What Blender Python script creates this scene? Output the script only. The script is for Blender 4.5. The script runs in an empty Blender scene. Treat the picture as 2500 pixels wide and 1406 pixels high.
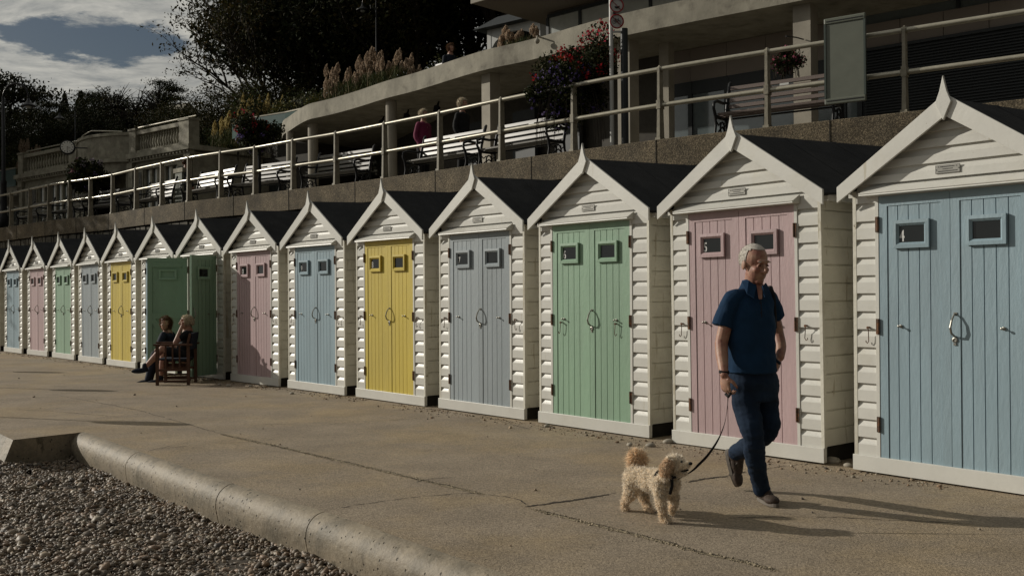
import bpy, bmesh, math, random
import numpy as np
from mathutils import Vector, Matrix, noise as mnoise
R = math.radians
rnd = random.Random(7)
S = bpy.context.scene
COL = S.collection

# ------------------------------------------------------------------ camera
cam_d = bpy.data.cameras.new('camera'); cam = bpy.data.objects.new('camera', cam_d); COL.objects.link(cam)
cam_d.sensor_width = 36; cam_d.lens = 35.2; cam_d.clip_end = 2000; cam_d.clip_start = .05
cam.matrix_world = (Matrix.Translation((0, 0, 1.36)) @ Matrix.Rotation(R(90) + .0073, 4, 'X') @ Matrix.Rotation(-.0077, 4, 'Z'))
S.camera = cam

# ------------------------------------------------------------------ light
SUN_AZ = Vector((-.94, .34)).normalized(); SUN_EL = R(22)
sd = bpy.data.lights.new('sun', 'SUN'); sd.energy = 4.3; sd.angle = R(.5); sd.color = (1, .94, .83)
sun = bpy.data.objects.new('sun', sd); COL.objects.link(sun)
tosun = Vector((SUN_AZ.x*math.cos(SUN_EL), SUN_AZ.y*math.cos(SUN_EL), math.sin(SUN_EL)))
sun.rotation_euler = tosun.to_track_quat('Z', 'Y').to_euler()
S.view_settings.view_transform = 'Standard'; S.view_settings.look = 'None'
S.view_settings.exposure = -.42; S.view_settings.gamma = 1

W = bpy.data.worlds.new('World'); S.world = W; W.use_nodes = True
nt = W.node_tree; nt.nodes.clear()
def N(tree, kind, **kw):
    n = tree.nodes.new(kind)
    for k, v in kw.items():
        if k.startswith('i_'):
            key = k[2:]; key = int(key) if key.isdigit() else key.replace('_', ' ')
            n.inputs[key].default_value = v
        else: setattr(n, k, v)
    return n
sky = N(nt, 'ShaderNodeTexSky', sky_type='NISHITA', sun_disc=False, sun_elevation=SUN_EL,
        sun_rotation=math.atan2(SUN_AZ.x, SUN_AZ.y), air_density=1.0, dust_density=1.2, ozone_density=1.0)
tc = N(nt, 'ShaderNodeTexCoord')
sep = N(nt, 'ShaderNodeSeparateXYZ'); nt.links.new(tc.outputs['Generated'], sep.inputs[0])
zz = N(nt, 'ShaderNodeMath', operation='ADD', i_1=.10); nt.links.new(sep.outputs[2], zz.inputs[0])
zm = N(nt, 'ShaderNodeMath', operation='MAXIMUM', i_1=.03); nt.links.new(zz.outputs[0], zm.inputs[0])
dx = N(nt, 'ShaderNodeMath', operation='DIVIDE'); nt.links.new(sep.outputs[0], dx.inputs[0]); nt.links.new(zm.outputs[0], dx.inputs[1])
dy = N(nt, 'ShaderNodeMath', operation='DIVIDE'); nt.links.new(sep.outputs[1], dy.inputs[0]); nt.links.new(zm.outputs[0], dy.inputs[1])
cmb = N(nt, 'ShaderNodeCombineXYZ'); nt.links.new(dx.outputs[0], cmb.inputs[0]); nt.links.new(dy.outputs[0], cmb.inputs[1])
n1 = N(nt, 'ShaderNodeTexNoise', i_Scale=.75, i_Detail=9.0, i_Roughness=.62, i_Distortion=.35)
mp = N(nt, 'ShaderNodeMapping'); mp.inputs['Scale'].default_value = (1.0, 1.35, 1); mp.inputs['Location'].default_value = (3.1, 1.4, 0)
nt.links.new(cmb.outputs[0], mp.inputs[0]); nt.links.new(mp.outputs[0], n1.inputs['Vector'])
n2 = N(nt, 'ShaderNodeTexNoise', i_Scale=4.2, i_Detail=9.0, i_Roughness=.66, i_Distortion=.5); nt.links.new(mp.outputs[0], n2.inputs['Vector'])
# one wide gap in the cloud deck, placed by direction
dst = N(nt, 'ShaderNodeVectorMath', operation='SUBTRACT'); dst.inputs[1].default_value = (-1.15, 2.71, 0)
nw = N(nt, 'ShaderNodeTexNoise', i_Scale=3.4, i_Detail=8.0, i_Roughness=.62); nt.links.new(cmb.outputs[0], nw.inputs['Vector'])
nwm = N(nt, 'ShaderNodeVectorMath', operation='MULTIPLY_ADD'); nwm.inputs[1].default_value = (.95,.55,0); nwm.inputs[2].default_value = (-.475,-.275,0); nt.links.new(nw.outputs['Color'], nwm.inputs[0])
nwa = N(nt, 'ShaderNodeVectorMath', operation='ADD'); nt.links.new(cmb.outputs[0], nwa.inputs[0]); nt.links.new(nwm.outputs[0], nwa.inputs[1])
nt.links.new(nwa.outputs[0], dst.inputs[0])
dsc = N(nt, 'ShaderNodeVectorMath', operation='MULTIPLY'); dsc.inputs[1].default_value = (1/.30, 1/.19, 1); nt.links.new(dst.outputs[0], dsc.inputs[0])
dln = N(nt, 'ShaderNodeVectorMath', operation='LENGTH'); nt.links.new(dsc.outputs[0], dln.inputs[0])
gap = N(nt, 'ShaderNodeMapRange', interpolation_type='SMOOTHSTEP'); gap.inputs['From Min'].default_value = .35; gap.inputs['From Max'].default_value = 1.25
gap.inputs['To Min'].default_value = -.5; gap.inputs['To Max'].default_value = .30; nt.links.new(dln.outputs['Value'], gap.inputs['Value'])
ad = N(nt, 'ShaderNodeMath', operation='ADD'); nt.links.new(n1.outputs[0], ad.inputs[0]); nt.links.new(gap.outputs[0], ad.inputs[1])
ad2 = N(nt, 'ShaderNodeMath', operation='MULTIPLY_ADD', i_1=.45); nt.links.new(n2.outputs[0], ad2.inputs[0]); nt.links.new(ad.outputs[0], ad2.inputs[2])
cov = N(nt, 'ShaderNodeMapRange', interpolation_type='SMOOTHSTEP'); cov.inputs['From Min'].default_value = .46; cov.inputs['From Max'].default_value = .95
nt.links.new(ad2.outputs[0], cov.inputs['Value'])
ccol = N(nt, 'ShaderNodeMixRGB'); ccol.inputs[1].default_value = (3.9, 4.1, 4.1, 1); ccol.inputs[2].default_value = (9.3, 9.05, 8.15, 1)
cb = N(nt, 'ShaderNodeMapRange'); cb.inputs['From Min'].default_value = .34; cb.inputs['From Max'].default_value = .68
nt.links.new(n2.outputs[0], cb.inputs['Value']); nt.links.new(cb.outputs[0], ccol.inputs[0])
# clouds are brightest round the sun
dt = N(nt, 'ShaderNodeVectorMath', operation='DOT_PRODUCT'); dt.inputs[1].default_value = tosun; nt.links.new(tc.outputs['Generated'], dt.inputs[0])
dr = N(nt, 'ShaderNodeMapRange'); dr.inputs['From Min'].default_value = -.2; dr.inputs['From Max'].default_value = .75
dr.inputs['To Min'].default_value = .22; dr.inputs['To Max'].default_value = 1; nt.links.new(dt.outputs['Value'], dr.inputs['Value'])
cm = N(nt, 'ShaderNodeMixRGB', blend_type='MULTIPLY'); cm.inputs[0].default_value = 1
nt.links.new(ccol.outputs[0], cm.inputs[1]); nt.links.new(dr.outputs[0], cm.inputs[2])
skm = N(nt, 'ShaderNodeMixRGB', blend_type='MULTIPLY'); skm.inputs[0].default_value = 1; skm.inputs[2].default_value = (.42, .42, .42, 1)
nt.links.new(sky.outputs[0], skm.inputs[1])
mx = N(nt, 'ShaderNodeMixRGB'); nt.links.new(cov.outputs[0], mx.inputs[0]); nt.links.new(skm.outputs[0], mx.inputs[1]); nt.links.new(cm.outputs[0], mx.inputs[2])
bg = N(nt, 'ShaderNodeBackground', i_Strength=.08); nt.links.new(mx.outputs[0], bg.inputs[0])
wo = N(nt, 'ShaderNodeOutputWorld'); nt.links.new(bg.outputs[0], wo.inputs[0])

# ------------------------------------------------------------------ helpers
def mat(name, col, rough=.7, metal=0, var=.12, vscale=6., bump=0., bscale=40., col2=None, mixscale=3., mixlo=.4, mixhi=.65,
        spec=.3, coords='Object', rnd_shift=True, stretch=(1, 1, 1), trans=0., extra=None):
    m = bpy.data.materials.new(name); m.use_nodes = True; t = m.node_tree; b = t.nodes['Principled BSDF']
    b.inputs['Roughness'].default_value = rough; b.inputs['Metallic'].default_value = metal; b.inputs['Specular IOR Level'].default_value = spec
    tcn = N(t, 'ShaderNodeTexCoord'); v = tcn.outputs[coords]
    if rnd_shift:
        oi = N(t, 'ShaderNodeObjectInfo'); sc = N(t, 'ShaderNodeMath', operation='MULTIPLY', i_1=37.); t.links.new(oi.outputs['Random'], sc.inputs[0])
        av = N(t, 'ShaderNodeVectorMath', operation='ADD'); t.links.new(v, av.inputs[0]); t.links.new(sc.outputs[0], av.inputs[1]); v = av.outputs[0]
    mpn = N(t, 'ShaderNodeMapping'); mpn.inputs['Scale'].default_value = stretch; t.links.new(v, mpn.inputs[0]); v = mpn.outputs[0]
    nz = N(t, 'ShaderNodeTexNoise', i_Scale=vscale, i_Detail=6., i_Roughness=.6); t.links.new(v, nz.inputs['Vector'])
    mr = N(t, 'ShaderNodeMapRange'); mr.inputs['From Min'].default_value = .3; mr.inputs['From Max'].default_value = .7
    mr.inputs['To Min'].default_value = 1-var; mr.inputs['To Max'].default_value = 1+var; t.links.new(nz.outputs[0], mr.inputs['Value'])
    base = N(t, 'ShaderNodeRGB'); base.outputs[0].default_value = (*col, 1); c = base.outputs[0]
    if col2:
        nz2 = N(t, 'ShaderNodeTexNoise', i_Scale=mixscale, i_Detail=7., i_Roughness=.65); t.links.new(v, nz2.inputs['Vector'])
        m2 = N(t, 'ShaderNodeMapRange', interpolation_type='SMOOTHSTEP'); m2.inputs['From Min'].default_value = mixlo; m2.inputs['From Max'].default_value = mixhi
        t.links.new(nz2.outputs[0], m2.inputs['Value'])
        mm = N(t, 'ShaderNodeMixRGB'); t.links.new(m2.outputs[0], mm.inputs[0]); t.links.new(c, mm.inputs[1]); mm.inputs[2].default_value = (*col2, 1); c = mm.outputs[0]
    mu = N(t, 'ShaderNodeMixRGB', blend_type='MULTIPLY'); mu.inputs[0].default_value = 1; t.links.new(c, mu.inputs[1]); t.links.new(mr.outputs[0], mu.inputs[2])
    if rnd_shift:
        rb = N(t, 'ShaderNodeMath', operation='MULTIPLY_ADD', i_1=.12, i_2=.94); t.links.new(oi.outputs['Random'], rb.inputs[0])
        mu3 = N(t, 'ShaderNodeMixRGB', blend_type='MULTIPLY'); mu3.inputs[0].default_value = 1; t.links.new(mu.outputs[0], mu3.inputs[1]); t.links.new(rb.outputs[0], mu3.inputs[2]); mu = mu3
    t.links.new(mu.outputs[0], b.inputs['Base Color'])
    if bump:
        nb = N(t, 'ShaderNodeTexNoise', i_Scale=bscale, i_Detail=5., i_Roughness=.65); t.links.new(v, nb.inputs['Vector'])
        bm_ = N(t, 'ShaderNodeBump', i_Distance=.01, i_Strength=bump); t.links.new(nb.outputs[0], bm_.inputs['Height']); t.links.new(bm_.outputs[0], b.inputs['Normal'])
    if trans:
        b.inputs['Transmission Weight'].default_value = trans
    m['v'] = 1
    M_NODES[name] = (t, b, v, mu)
    return m
M_NODES = {}

class MB:
    def __init__(s): s.v = []; s.f = []
    def add(s, vs, fs):
        n = len(s.v); s.v += [tuple(map(float, p)) for p in vs]; s.f += [tuple(i+n for i in f) for f in fs]; return s
    def box(s, x0, x1, y0, y1, z0, z1):
        return s.add([(x0,y0,z0),(x1,y0,z0),(x1,y1,z0),(x0,y1,z0),(x0,y0,z1),(x1,y0,z1),(x1,y1,z1),(x0,y1,z1)],
                     [(0,3,2,1),(4,5,6,7),(0,1,5,4),(1,2,6,5),(2,3,7,6),(3,0,4,7)])
    def obox(s, c, hx, hy, hz, ex=(1,0,0), ey=None, ez=None):
        ex = Vector(ex).normalized(); ez = Vector(ez).normalized() if ez is not None else Vector((0,0,1))
        ey = Vector(ey).normalized() if ey is not None else ez.cross(ex).normalized(); ez = ex.cross(ey).normalized(); c = Vector(c)
        vs = [c+ex*a*hx+ey*b*hy+ez*d*hz for d in (-1,1) for a, b in ((-1,-1),(1,-1),(1,1),(-1,1))]
        return s.add(vs, [(0,3,2,1),(4,5,6,7),(0,1,5,4),(1,2,6,5),(2,3,7,6),(3,0,4,7)])
    def beam(s, a, b, w, h=None, up=(0,0,1)):
        a, b = Vector(a), Vector(b); d = (b-a); L = d.length; d.normalize(); h = h or w
        side = d.cross(Vector(up)); side = side.normalized() if side.length > 1e-4 else Vector((1,0,0)); u2 = side.cross(d)
        return s.obox((a+b)/2, L/2, w/2, h/2, ex=d, ey=u2.cross(d), ez=u2)
    def prism(s, poly, o, ux, uy, n):   # poly in 2D, o origin, extrude by vector n
        o, ux, uy, n = map(Vector, (o, ux, uy, n)); k = len(poly)
        a = [o+ux*p[0]+uy*p[1] for p in poly]; b = [p+n for p in a]
        fs = [tuple(range(k)), tuple(range(2*k-1, k-1, -1))]+[(i, i+k, (i+1) % k+k, (i+1) % k) for i in range(k)]
        return s.add(a+b, fs)
    def tube(s, pts, r, n=8, caps=True):
        pts = [Vector(p) for p in pts]; rs = r if isinstance(r, (list, tuple)) else [r]*len(pts)
        vs = []; prev = None
        for i, p in enumerate(pts):
            d = (pts[min(i+1, len(pts)-1)]-pts[max(i-1, 0)]).normalized()
            if prev is None: u = d.orthogonal().normalized()
            else: u = (prev-d*prev.dot(d)); u = u.normalized() if u.length > 1e-6 else d.orthogonal().normalized()
            prev = u; w = d.cross(u)
            for k in range(n):
                a = 2*math.pi*k/n; vs.append(p+(u*math.cos(a)+w*math.sin(a))*rs[i])
        fs = [(i*n+k, i*n+(k+1) % n, (i+1)*n+(k+1) % n, (i+1)*n+k) for i in range(len(pts)-1) for k in range(n)]
        if caps: fs += [tuple(range(n-1, -1, -1)), tuple((len(pts)-1)*n+k for k in range(n))]
        return s.add(vs, fs)
    def lathe(s, prof, c=(0,0,0), n=16, axis=None):
        c = Vector(c); q = Vector((0,0,1)).rotation_difference(Vector(axis)) if axis is not None else None; vs = []
        for r, z in prof:
            for k in range(n):
                a = 2*math.pi*k/n; p = Vector((r*math.cos(a), r*math.sin(a), z)); p = q @ p if q else p; vs.append(c+p)
        m = len(prof); fs = [(i*n+k, i*n+(k+1) % n, (i+1)*n+(k+1) % n, (i+1)*n+k) for i in range(m-1) for k in range(n)]
        fs += [tuple(range(n-1, -1, -1)), tuple((m-1)*n+k for k in range(n))]
        return s.add(vs, fs)
    def ell(s, c, r, rot=None, nu=14, nv=9):
        c = Vector(c); vs = []; r = r if isinstance(r, (tuple, list)) else (r, r, r)
        for j in range(1, nv):
            ph = math.pi*j/nv
            for i in range(nu):
                a = 2*math.pi*i/nu; p = Vector((r[0]*math.sin(ph)*math.cos(a), r[1]*math.sin(ph)*math.sin(a), r[2]*math.cos(ph)))
                vs.append(c+(rot @ p if rot else p))
        t = Vector((0,0,r[2])); vs += [c+(rot @ t if rot else t), c-(rot @ t if rot else t)]; T = len(vs)-2
        fs = [(j*nu+i, (j+1)*nu+i, (j+1)*nu+(i+1) % nu, j*nu+(i+1) % nu) for j in range(nv-2) for i in range(nu)]
        fs += [(T, i, (i+1) % nu) for i in range(nu)]+[(T+1, (nv-2)*nu+(i+1) % nu, (nv-2)*nu+i) for i in range(nu)]
        return s.add(vs, fs)
    def mesh(s, name, m, smooth=False):
        me = bpy.data.meshes.new(name); me.from_pydata(s.v, [], s.f); me.materials.append(m)
        bm = bmesh.new(); bm.from_mesh(me); bmesh.ops.recalc_face_normals(bm, faces=bm.faces); bm.to_mesh(me); bm.free()
        if smooth: me.polygons.foreach_set('use_smooth', [True]*len(me.polygons))
        return me
    def build(s, name, m, parent=None, smooth=False, loc=None, bevel=0, auto=None):
        o = bpy.data.objects.new(name, s.mesh(name, m, smooth)); COL.objects.link(o)
        if parent: o.parent = parent
        if loc is not None: o.location = loc
        if bevel:
            b = o.modifiers.new('bevel', 'BEVEL'); b.width = bevel; b.segments = 2; b.limit_method = 'ANGLE'
        return o
def empty(name, loc=(0,0,0), rz=0, label=None, cat=None, group=None):
    o = bpy.data.objects.new(name, None); COL.objects.link(o); o.location = loc; o.rotation_euler = (0,0,rz); o.empty_display_size = .2
    if label: tag(o, label, cat, group)
    return o
def tag(o, label=None, cat=None, group=None, kind=None):
    if label: o['label'] = label
    if cat: o['category'] = cat
    if group: o['group'] = group
    if kind: o['kind'] = kind
    return o
def copy_tree(o, parent=None):
    c = o.copy(); COL.objects.link(c); c.parent = parent
    for ch in list(o.children): copy_tree(ch, c)
    return c
def text_mesh(txt, size, name, m, parent, loc, depth=.001, rot=(R(90),0,0), align='CENTER', bold=0):
    cu = bpy.data.curves.new(name, 'FONT'); cu.body = txt; cu.size = size; cu.extrude = depth; cu.align_x = align; cu.align_y = 'CENTER'; cu.offset = bold
    o = bpy.data.objects.new(name, cu); COL.objects.link(o); dg = bpy.context.evaluated_depsgraph_get()
    me = bpy.data.meshes.new_from_object(o.evaluated_get(dg)); bpy.data.objects.remove(o); me.materials.clear(); me.materials.append(m)
    q = bpy.data.objects.new(name, me); COL.objects.link(q); q.parent = parent; q.location = loc; q.rotation_euler = rot; return q
def catmull(P, n=8):
    P = [np.array(p, float) for p in P]; P = [2*P[0]-P[1]]+P+[2*P[-1]-P[-2]]; out = []
    for i in range(1, len(P)-2):
        for k in range(n):
            t = k/n; a, b, c, d = P[i-1:i+3]
            out.append(.5*((2*b)+(-a+c)*t+(2*a-5*b+4*c-d)*t*t+(-a+3*b-3*c+d)*t**3))
    return out+[P[-2]]
def offset_curve(P, d):   # to the right-hand normal of travel (x,y)
    out = []
    for i, p in enumerate(P):
        t = P[min(i+1, len(P)-1)]-P[max(i-1, 0)]; t = t/np.linalg.norm(t); out.append(p+np.array((t[1], -t[0]))*d)
    return out
def sweep(mb, path, prof, closed=True):  # path xy list, prof list of (offset, z); offset along right normal
    rows = [[(*q, z) for q, in zip(offset_curve(path, o))] for o, z in prof]
    n = len(path); m = len(prof); vs = [rows[j][i] for i in range(n) for j in range(m)]
    fs = [(i*m+j, (i+1)*m+j, (i+1)*m+(j+1) % m, i*m+(j+1) % m) for i in range(n-1) for j in range(m if closed else m-1)]
    if closed: fs += [tuple(range(m)), tuple((n-1)*m+j for j in range(m-1, -1, -1))]
    return mb.add(vs, fs)
# ------------------------------------------------------------------ materials
M = {}
M['white'] = mat('white_paint', (.60,.59,.545), .42, var=.06, vscale=3., bump=.12, bscale=30., col2=(.55,.53,.46), mixscale=2.2, mixlo=.5, mixhi=.8, spec=.45)
M['white_side'] = mat('white_paint_side', (.62,.60,.52), .5, var=.08, vscale=3., bump=.35, bscale=25., col2=(.46,.43,.35), mixscale=2., mixlo=.45, mixhi=.75)
DOORC = {'blue': (.265,.36,.41), 'pink': (.455,.33,.335), 'green': (.25,.385,.27), 'grey': (.285,.325,.345), 'yellow': (.55,.43,.07)}
for k, c in DOORC.items():
    M[k] = mat('door_paint_'+k, c, .45, var=.07, vscale=4., bump=.3, bscale=45., col2=tuple(x*.88+.02 for x in c), mixscale=2.5, stretch=(1,1,.25), spec=.4)
M['felt'] = mat('roof_felt', (.018,.019,.021), .9, var=.25, vscale=8., bump=.5, bscale=200., col2=(.03,.03,.031), mixscale=1.5)
M['dark'] = mat('dark_timber', (.03,.027,.022), .9, var=.3)
M['inside'] = mat('bare_boards', (.16,.12,.075), .8, var=.25)
M['glass'] = mat('dark_glass', (.012,.014,.014), .08, var=.1, spec=.5)
M['steel'] = mat('zinc_steel', (.26,.25,.22), .4, metal=.8, var=.2, vscale=30.)
M['rust'] = mat('rusty_iron', (.075,.05,.035), .7, metal=.3, var=.4, vscale=60., col2=(.16,.07,.03), mixscale=40.)
M['num'] = mat('number_white', (.62,.62,.6), .5)
M['plaque'] = mat('plaque_metal', (.33,.32,.29), .35, metal=.5, var=.1)
M['ink'] = mat('black_ink', (.02,.02,.02), .5)
M['conc'] = mat('promenade_concrete', (.285,.232,.172), .85, var=.16, vscale=1.6, bump=.9, bscale=70., col2=(.325,.252,.162), mixscale=.7, mixlo=.42, mixhi=.66, coords='Object', rnd_shift=False, spec=.25)
M['kerb'] = mat('kerb_concrete', (.265,.22,.158), .62, var=.18, vscale=3., bump=.8, bscale=22., col2=(.17,.145,.105), mixscale=4., mixlo=.42, mixhi=.68, rnd_shift=False, spec=.4)
M['crack'] = mat('joint_dirt', (.05,.04,.03), .95, var=.3)
M['patch'] = mat('joint_mortar', (.30,.25,.17), .9, var=.35, vscale=30., bump=1., bscale=60.)
M['bed'] = mat('shingle_bed', (.06,.048,.036), .95, var=.5, vscale=30., bump=1., bscale=20., rnd_shift=False)
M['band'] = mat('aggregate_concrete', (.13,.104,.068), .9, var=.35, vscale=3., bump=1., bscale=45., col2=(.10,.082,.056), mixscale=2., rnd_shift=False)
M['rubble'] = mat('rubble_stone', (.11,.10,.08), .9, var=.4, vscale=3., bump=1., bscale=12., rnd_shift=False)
M['rail'] = mat('painted_rail', (.40,.37,.29), .28, metal=.35, var=.15, vscale=10., spec=.6)
M['post'] = mat('rail_post_paint', (.26,.235,.18), .6, var=.25, vscale=12., bump=.4)
M['upper'] = mat('upper_paving', (.22,.2,.16), .8, var=.15, vscale=2., bump=.4, rnd_shift=False)
M['fascia'] = mat('weathered_concrete', (.27,.25,.20), .85, var=.25, vscale=2.5, bump=.5, bscale=30., col2=(.16,.145,.115), mixscale=3., mixlo=.5, mixhi=.75, rnd_shift=False)
def speckle(m, scale, lo, hi, dark, light, amt):
    t, b, v, mu = M_NODES[m.name]
    vo = N(t, 'ShaderNodeTexVoronoi', i_Scale=scale); t.links.new(v, vo.inputs['Vector'])
    sp = N(t, 'ShaderNodeSeparateColor'); t.links.new(vo.outputs['Color'], sp.inputs[0])
    r = N(t, 'ShaderNodeMapRange'); r.inputs['From Min'].default_value = lo; r.inputs['From Max'].default_value = hi
    r.inputs['To Min'].default_value = dark; r.inputs['To Max'].default_value = light; t.links.new(sp.outputs[0], r.inputs['Value'])
    x = N(t, 'ShaderNodeMixRGB', blend_type='MULTIPLY'); x.inputs[0].default_value = amt
    t.links.new(mu.outputs[0], x.inputs[1]); t.links.new(r.outputs[0], x.inputs[2]); t.links.new(x.outputs[0], b.inputs['Base Color'])
    M_NODES[m.name] = (t, b, v, x)
speckle(M['conc'], 90, .1, .95, .72, 1.3, .8)
speckle(M['band'], 95, .45, 1., .6, 2.3, .85)
speckle(M['kerb'], 60, .1, .9, .85, 1.15, .6)
def pits(m, scale, thr, depth, dark=.35):
    t, b, v, mu = M_NODES[m.name]
    vo = N(t, 'ShaderNodeTexVoronoi', i_Scale=scale, i_Randomness=1.); t.links.new(v, vo.inputs['Vector']); ns = N(t, 'ShaderNodeTexNoise', i_Scale=scale*.18, i_Detail=3.); t.links.new(v, ns.inputs['Vector'])
    th = N(t, 'ShaderNodeMath', operation='MULTIPLY', i_1=thr*2); t.links.new(ns.outputs[0], th.inputs[0]); sb = N(t, 'ShaderNodeMath', operation='SUBTRACT'); t.links.new(vo.outputs['Distance'], sb.inputs[0]); t.links.new(th.outputs[0], sb.inputs[1])
    r = N(t, 'ShaderNodeMapRange', interpolation_type='SMOOTHSTEP'); r.inputs['From Min'].default_value = -.04; r.inputs['From Max'].default_value = .05; t.links.new(sb.outputs[0], r.inputs['Value'])
    x = N(t, 'ShaderNodeMixRGB'); t.links.new(r.outputs[0], x.inputs[0]); dk = N(t, 'ShaderNodeMixRGB', blend_type='MULTIPLY'); dk.inputs[0].default_value = 1; dk.inputs[2].default_value = (dark,)*3+(1,)
    t.links.new(mu.outputs[0], dk.inputs[1]); t.links.new(dk.outputs[0], x.inputs[1]); t.links.new(mu.outputs[0], x.inputs[2]); t.links.new(x.outputs[0], b.inputs['Base Color'])
    bp = N(t, 'ShaderNodeBump', i_Distance=depth, i_Strength=1.); t.links.new(r.outputs[0], bp.inputs['Height']); pv_ = b.inputs['Normal'].links
    if pv_: t.links.new(pv_[0].from_socket, bp.inputs['Normal'])
    t.links.new(bp.outputs[0], b.inputs['Normal']); M_NODES[m.name] = (t, b, v, x)
pits(M['kerb'], 20, .115, .02, .3); pits(M['conc'], 17, .055, .01, .5)

def chips(m, scale, thr, col, sc2=(1,1,1)):
    t, b, v, mu = M_NODES[m.name]
    mp_ = N(t, 'ShaderNodeMapping'); mp_.inputs['Scale'].default_value = sc2; t.links.new(v, mp_.inputs[0]); a = N(t, 'ShaderNodeTexNoise', i_Scale=scale, i_Detail=5., i_Roughness=.7); t.links.new(mp_.outputs[0], a.inputs['Vector'])
    r = N(t, 'ShaderNodeMapRange'); r.inputs['From Min'].default_value = thr; r.inputs['From Max'].default_value = thr+.03; t.links.new(a.outputs[0], r.inputs['Value'])
    x = N(t, 'ShaderNodeMixRGB'); x.inputs[2].default_value = (*col,1); t.links.new(r.outputs[0], x.inputs[0]); t.links.new(mu.outputs[0], x.inputs[1]); t.links.new(x.outputs[0], b.inputs['Base Color']); M_NODES[m.name] = (t, b, v, x)
chips(M['white'], 14, .715, (.30,.26,.19)); chips(M['white'], 3.5, .66, (.50,.47,.39), (5,5,.35)); chips(M['white_side'], 9, .69, (.26,.22,.15)); chips(M['white_side'], 3, .60, (.44,.40,.31), (4,4,.4))
for k in DOORC: chips(M[k], 16, .735, (.35,.32,.26)); chips(M[k], 4, .66, tuple(c_*.82 for c_ in DOORC[k]), (6,6,.3))
chips(M['kerb'], 5, .60, (.15,.125,.085), (1,1,.35)); chips(M['felt'], 22, .74, (.12,.12,.11))
# ------------------------------------------------------------------ ground, kerb, beach
BZ = -.2
KP = [(-4.383,10.237), (-3.233,8.80), (-2.035,7.32), (-1.184,6.34), (-.503,5.483), (.6,4.10), (2.4,1.85), (5.2,-1.7), (9,-6.5)]
kp = catmull(KP, 6)                                         # outer edge of the flat, running towards the camera's right
NP_ = [(-4.84,9.70), (-5.19,10.14), (-7.4,12.85), (-11.6,18.0), (-19.4,27.6), (-40,52)]
land = MB()
ring = [tuple(p) for p in kp]+[(30,-6.5), (60,30), (60,120), (-90,120)]+[p for p in reversed(NP_)]
land.add([(x, y, 0) for x, y in ring], [tuple(range(len(ring)))])
lo = land.build('promenade', M['conc']); tag(lo, 'sandy grey concrete promenade in front of the beach huts', kind='structure')
lo.data.calc_loop_triangles()
base = MB(); base.add([(-900,-900,BZ-.12), (900,-900,BZ-.12), (900,1200,BZ-.12), (-900,1200,BZ-.12)], [(0,1,2,3)])
tag(base.build('ground', M['bed']), kind='structure')
# kerb: bull-nosed precast lengths with open joints
prof = [(-.02,-.002), (0,-.001)]
for a in range(0, 10): prof.append((.135*math.sin(R(a*10)), -.135+.135*math.cos(R(a*10))))
prof += [(.136,-.16), (.125,-.22), (.10,-.34), (-.3,-.34), (-.3,-.06), (-.02,-.06)]
kb = MB()
L = [0]
fine = catmull([tuple(p) for p in kp], 4)
for i in range(1, len(fine)): L.append(L[-1]+float(np.linalg.norm(fine[i]-fine[i-1])))
def ptat(s):
    s = max(0, min(L[-1]-1e-6, s)); i = max(j for j in range(len(L)) if L[j] <= s); i = min(i, len(fine)-2)
    t = (s-L[i])/(L[i+1]-L[i]); return fine[i]*(1-t)+fine[i+1]*t
cuts = [0, 1.73, 3.72, 5.02]
while cuts[-1] < L[-1]-2: cuts.append(cuts[-1]+1.9)
for a, b in zip(cuts[:-1], cuts[1:]):
    g = .012
    path = [ptat(a+g*.5+(b-a-g)*k/14) for k in range(15)]
    sweep(kb, [np.array(p) for p in path], [(o, z) for o, z in prof])
# offset is to the right of travel: travel goes towards +x,-y so right is seaward
ko = kb.build('kerb', M['kerb'], smooth=False); tag(ko, kind='structure')
ko.data.polygons.foreach_set('use_smooth', [len(p.vertices) == 4 for p in ko.data.polygons])
md = ko.modifiers.new('es', 'EDGE_SPLIT'); md.split_angle = R(35)
# landing block left of the kerb
sb = MB()
edge = [(-4.395,10.235), (-4.84,9.70), (-5.19,10.14), (-7.4,12.85), (-11.6,18.0), (-19.4,27.6), (-40,52)]
bot = [(-4.40,10.20), (-4.93,9.60), (-5.30,10.07), (-7.5,12.78), (-11.7,17.93), (-19.5,27.5), (-40.1,51.9)]
n = len(edge); sb.add([(*p, -.001) for p in edge]+[(*p, BZ-.13) for p in bot], [(i, i+1, n+i+1, n+i) for i in range(n-1)])
tag(sb.build('step_face', M['kerb']), kind='structure')

# cracks and joints in the slab
def jag(path, w0, w1, m, name, z=.003, step=.03, wob=.012, seed=1):
    r = random.Random(seed); P = catmull([np.array(p) for p in path], 12); mb = MB(); out = []
    for i in range(len(P)-1):
        a, b = P[i], P[i+1]; d = np.linalg.norm(b-a); k = max(1, int(d/step))
        for j in range(k): out.append(a+(b-a)*j/k)
    wl = 0; vs = []
    for i, p in enumerate(out):
        t = out[min(i+1, len(out)-1)]-out[max(i-1, 0)]; t = t/(np.linalg.norm(t)+1e-9); nn = np.array((-t[1], t[0]))
        wl = wl*.8+r.uniform(-wob, wob)*.4; w = (r.uniform(w0, w1) if r.random() > .12 else w0*.3)*min(1, i*.2+.1, (len(out)-1-i)*.2+.1)
        c = p+nn*wl; vs += [(*(c-nn*w/2), z), (*(c+nn*w/2), z)]
    mb.add(vs, [(2*i, 2*i+2, 2*i+3, 2*i+1) for i in range(len(out)-1)])
    return mb.build(name, m)
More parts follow.
